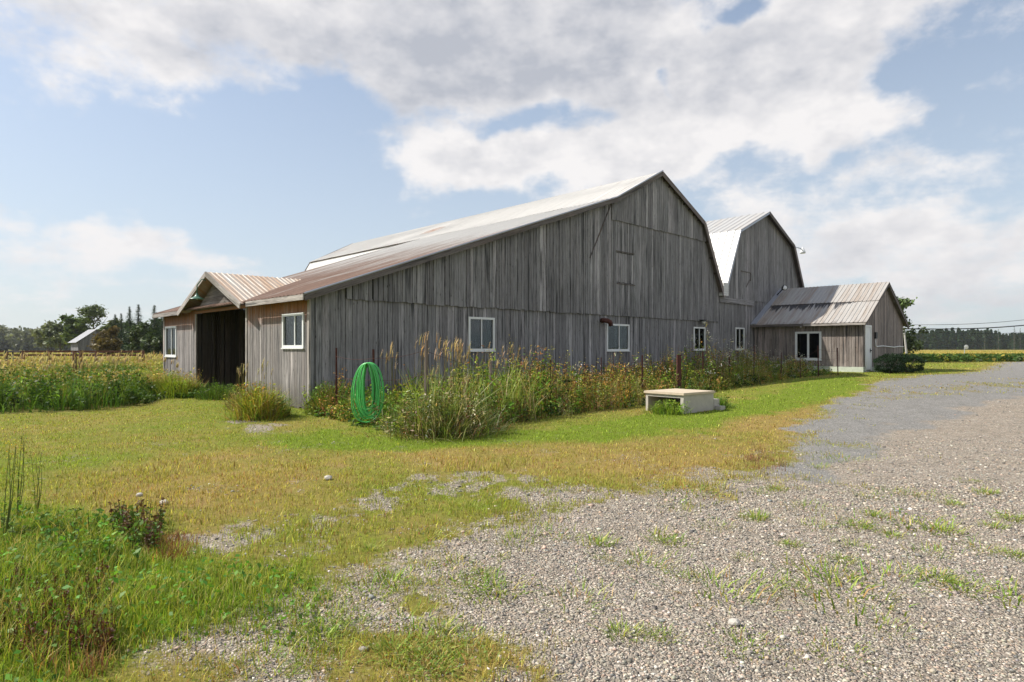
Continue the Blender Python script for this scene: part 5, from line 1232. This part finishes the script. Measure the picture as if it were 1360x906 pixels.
# a few pale rocks lying on the lawn
for i, (px, py, r_, lb) in enumerate([(436, 637, .05, 'pale rounded rock alone on the dry lawn'), (218, 670, .045, 'small beige rock near the lush left grass'), (185, 659, .035, 'smallest beige rock on the lawn, left of the other'), (975, 830, .035, 'pinkish flat stone in the gravel near the bottom right')]):
    import bmesh
    bm = bmesh.new(); bmesh.ops.create_icosphere(bm, subdivisions=2, radius=r_)
    for v in bm.verts: v.co = v.co*(1+random.uniform(-.12, .12)); v.co.z *= .65
    me = bpy.data.meshes.new('rock'); bm.to_mesh(me); bm.free(); me.materials.append(M_CONC)
    o = bpy.data.objects.new('rock', me); COL.objects.link(o); q = GP(px, py); o.location = (q[0], q[1], q[2]+r_*.4); tag(o, lb, 'rock', 'loose rocks')

# ------------------------------------------------------------------ light, sky, camera
SUN_EL = math.radians(46); sx, sy = -1.0, .10
sun_az = math.atan2(sx, sy)                 # from +Y towards +X
sd_ = Vector((math.sin(sun_az)*math.cos(SUN_EL), math.cos(sun_az)*math.cos(SUN_EL), math.sin(SUN_EL)))
L = bpy.data.lights.new('sun', 'SUN'); L.energy = 4.8; L.angle = math.radians(.53); L.color = (1, .95, .86)
so = bpy.data.objects.new('sun', L); COL.objects.link(so); so.rotation_euler = sd_.to_track_quat('Z', 'Y').to_euler()
w = bpy.data.worlds.new('World'); sc.world = w; w.use_nodes = True; w.cycles.sampling_method = 'MANUAL'; w.cycles.sample_map_resolution = 256; t = NT(w.node_tree)
sky = t.n('ShaderNodeTexSky', sky_type='NISHITA', sun_disc=False, sun_elevation=SUN_EL, sun_rotation=sun_az, air_density=1.0, dust_density=1.6, ozone_density=1.2)
D = t.n('ShaderNodeTexCoord').outputs['Generated']
sp = t.n('ShaderNodeSeparateXYZ', {0: D}); X, Y, Z = sp.outputs
az = t.math('ARCTAN2', X, Y); el = t.math('ARCSINE', Z)
# cloud layer seen in perspective: noise lives on a plane overhead
zc = t.math('ADD', t.math('MAXIMUM', Z, 0.0), .16)
cp = t.n('ShaderNodeCombineXYZ', {0: t.math('DIVIDE', X, zc), 1: t.math('DIVIDE', Y, zc), 2: 0.0}).outputs[0]
nA = t.noise(cp, 2.3, 5, .6, .0); nB = t.noise(t.vmath('ADD', cp, (7.3, 2.1, 4)), .9, 2, .5); nD = t.noise(D, 30, 5, .65); nC = t.noise(t.vmath('ADD', t.scale(D, (1, 1, 1.9)), (1, 5, 3)), 8, 6, .62, .0)
wpx = t.math('MULTIPLY', t.math('SUBTRACT', t.noise(D, 6, 3), .5), .20); wpy = t.math('MULTIPLY', t.math('SUBTRACT', t.noise(t.vmath('ADD', D, (3, 3, 3)), 7, 3), .5), .15)
az2 = t.math('ADD', az, wpx); el2 = t.math('ADD', el, wpy)
def ang(px, py): return math.atan2(px-680, F), math.atan((HZ-py)/math.hypot(F, px-680))
acc = None
bumps = [(560,30,300,75,1.0),(690,110,150,75,1.0),(400,40,160,50,.7),(555,200,60,55,.85),(680,215,110,38,.85),(850,215,180,50,.95),(960,140,190,70,1.0),(1120,70,170,60,.9),(1230,30,110,50,.5),(1170,150,130,32,.9),
 (60,50,130,70,.9),(180,70,60,35,.4),(240,108,36,20,.5),(335,122,30,16,.6),(400,146,32,14,.55),(325,182,44,14,.4),(60,330,170,60,.8),(190,325,90,28,.6),(400,225,25,12,.3),
 (1180,235,120,22,.55),(1230,310,210,45,.75),(1120,330,120,50,.5),(1250,400,220,60,.6),(1020,270,70,30,.3),(820,20,200,60,.6),
 (735,152,48,22,-.9),(655,176,40,12,-.7),(882,98,16,26,-.75),(905,128,22,10,-.4),(975,18,25,14,-.6),(1210,85,34,34,-.5),(1290,110,90,80,-.55),(560,140,60,20,-.25),(420,180,120,90,-.3),(150,210,190,80,-.45),(1050,225,90,22,-.5)]
for (px, py, rx, ry, wt) in bumps:
    a_, e_ = ang(px, py); c_ = math.cos(math.atan((px-680)/F))**2
    dx = t.math('MULTIPLY', t.math('SUBTRACT', az2, a_), F/rx/c_**.0*.8); dy = t.math('MULTIPLY', t.math('SUBTRACT', el2, e_), F/ry)
    r2_ = t.math('ADD', t.math('MULTIPLY', dx, dx), t.math('MULTIPLY', dy, dy))
    gsn = t.math('MULTIPLY', t.math('EXPONENT', t.math('MULTIPLY', r2_, -.9)), wt*(.72 if wt > 0 else 1.15))
    acc = gsn if acc is None else t.math('ADD', acc, gsn)
front = t.mapr(Y, -.1, .3)
base = t.math('ADD', t.math('MULTIPLY', acc, front), t.math('MULTIPLY', t.math('SUBTRACT', 1, front), t.mapr(nB, .35, .65)))
dens = t.math('ADD', base, t.math('ADD', t.math('MULTIPLY', t.math('SUBTRACT', nA, .5), 1.3), t.math('ADD', t.math('MULTIPLY', t.math('SUBTRACT', nC, .5), 2.0), t.math('MULTIPLY', t.math('SUBTRACT', nD, .5), .6))))
alpha = t.n('ShaderNodeMapRange', {0: dens, 1: .14, 2: .92}, interpolation_type='SMOOTHSTEP', clamp=True).outputs[0]
# relief: density here against density a little nearer the sun
def bulk(v): return t.math('ADD', t.noise(v, 7, 4, .58), t.math('MULTIPLY', t.noise(v, 17, 4, .6), .45))
vb = t.scale(D, (1, 1, 1.7)); rel = t.math('SUBTRACT', bulk(vb), bulk(t.vmath('ADD', vb, (-.035, .0, .06))))
heavy = None
for (px, py, rx, ry, wt) in [(600,20,330,95,1.0),(700,95,200,75,.65),(560,110,80,50,.3),(60,10,170,50,.55),(1150,60,150,60,.3),(1240,400,240,60,.55),(1150,350,150,30,.3),(960,90,120,40,.3)]:
    a_, e_ = ang(px, py); dx = t.math('MULTIPLY', t.math('SUBTRACT', az2, a_), F/rx*.8); dy = t.math('MULTIPLY', t.math('SUBTRACT', el2, e_), F/ry)
    gsn = t.math('MULTIPLY', t.math('EXPONENT', t.math('MULTIPLY', t.math('ADD', t.math('MULTIPLY', dx, dx), t.math('MULTIPLY', dy, dy)), -.9)), wt)
    heavy = gsn if heavy is None else t.math('ADD', heavy, gsn)
thick = t.math('ADD', t.math('MULTIPLY', heavy, .44), t.math('ADD', t.math('MULTIPLY', t.math('SUBTRACT', dens, .75), .22), t.math('ADD', t.math('MULTIPLY', rel, 1.5), t.math('MULTIPLY', t.math('SUBTRACT', nC, .5), .5))))
thick = t.math('MINIMUM', t.math('MAXIMUM', thick, 0.0), 1.0)
lowf = t.mapr(el, 0.0, .22, 1, 0)
ccol = t.mix(thick, (.70, .68, .675), (.37, .385, .43)); ccol = t.mix(t.math('MULTIPLY', lowf, .4), ccol, (.52, .51, .545))
# clear air: sky texture, paler towards the horizon
skyc = t.mix(1.0, sky.outputs[0], (.10, .105, .112), 'MULTIPLY')
skyc = t.mix(t.mapr(el, 0, .6, .78, .16), skyc, (.50, .555, .60))
fin = t.mix(t.math('MULTIPLY', alpha, .96), skyc, ccol)
bg = t.n('ShaderNodeBackground', {0: fin, 1: 1.0}); t.set(t.n('ShaderNodeOutputWorld').inputs[0], bg.outputs[0])
cam = bpy.data.cameras.new('camera'); cam.sensor_width = 36; cam.lens = F/1360*36; cam.shift_y = (HZ-453)/1360; cam.clip_end = 9000; cam.clip_start = .05
co = bpy.data.objects.new('camera', cam); COL.objects.link(co); co.location = (0, 0, CAMH+0.0); co.rotation_euler = (math.radians(90), 0, 0); sc.camera = co
HAZE = True
if HAZE:
    mb = MB(); mb.box((-1800, -60, -14), (3600, 0, 0), (0, 3300, 0), (0, 0, 90)); m = bpy.data.materials.new('haze_air'); m.use_nodes = True; t = NT(m.node_tree)
    v_ = t.n('ShaderNodeVolumePrincipled', {'Color': (.80, .86, .95, 1), 'Density': .00011, 'Anisotropy': .3}); t.set(t.n('ShaderNodeOutputMaterial').inputs['Volume'], v_.outputs[0])
    tag(mb.build('haze', m), 'thin pale haze in the air', 'haze', None, 'stuff')
    sc.cycles.volume_bounces = 1
sc.view_settings.view_transform = 'Standard'; sc.view_settings.look = 'None'; sc.view_settings.exposure = .45; sc.view_settings.gamma = 1
sc.cycles.max_bounces = 6; sc.cycles.diffuse_bounces = 3; sc.cycles.transparent_max_bounces = 8
sc.cycles.use_denoising = True; sc.cycles.denoising_prefilter = 'ACCURATE'
print('done')
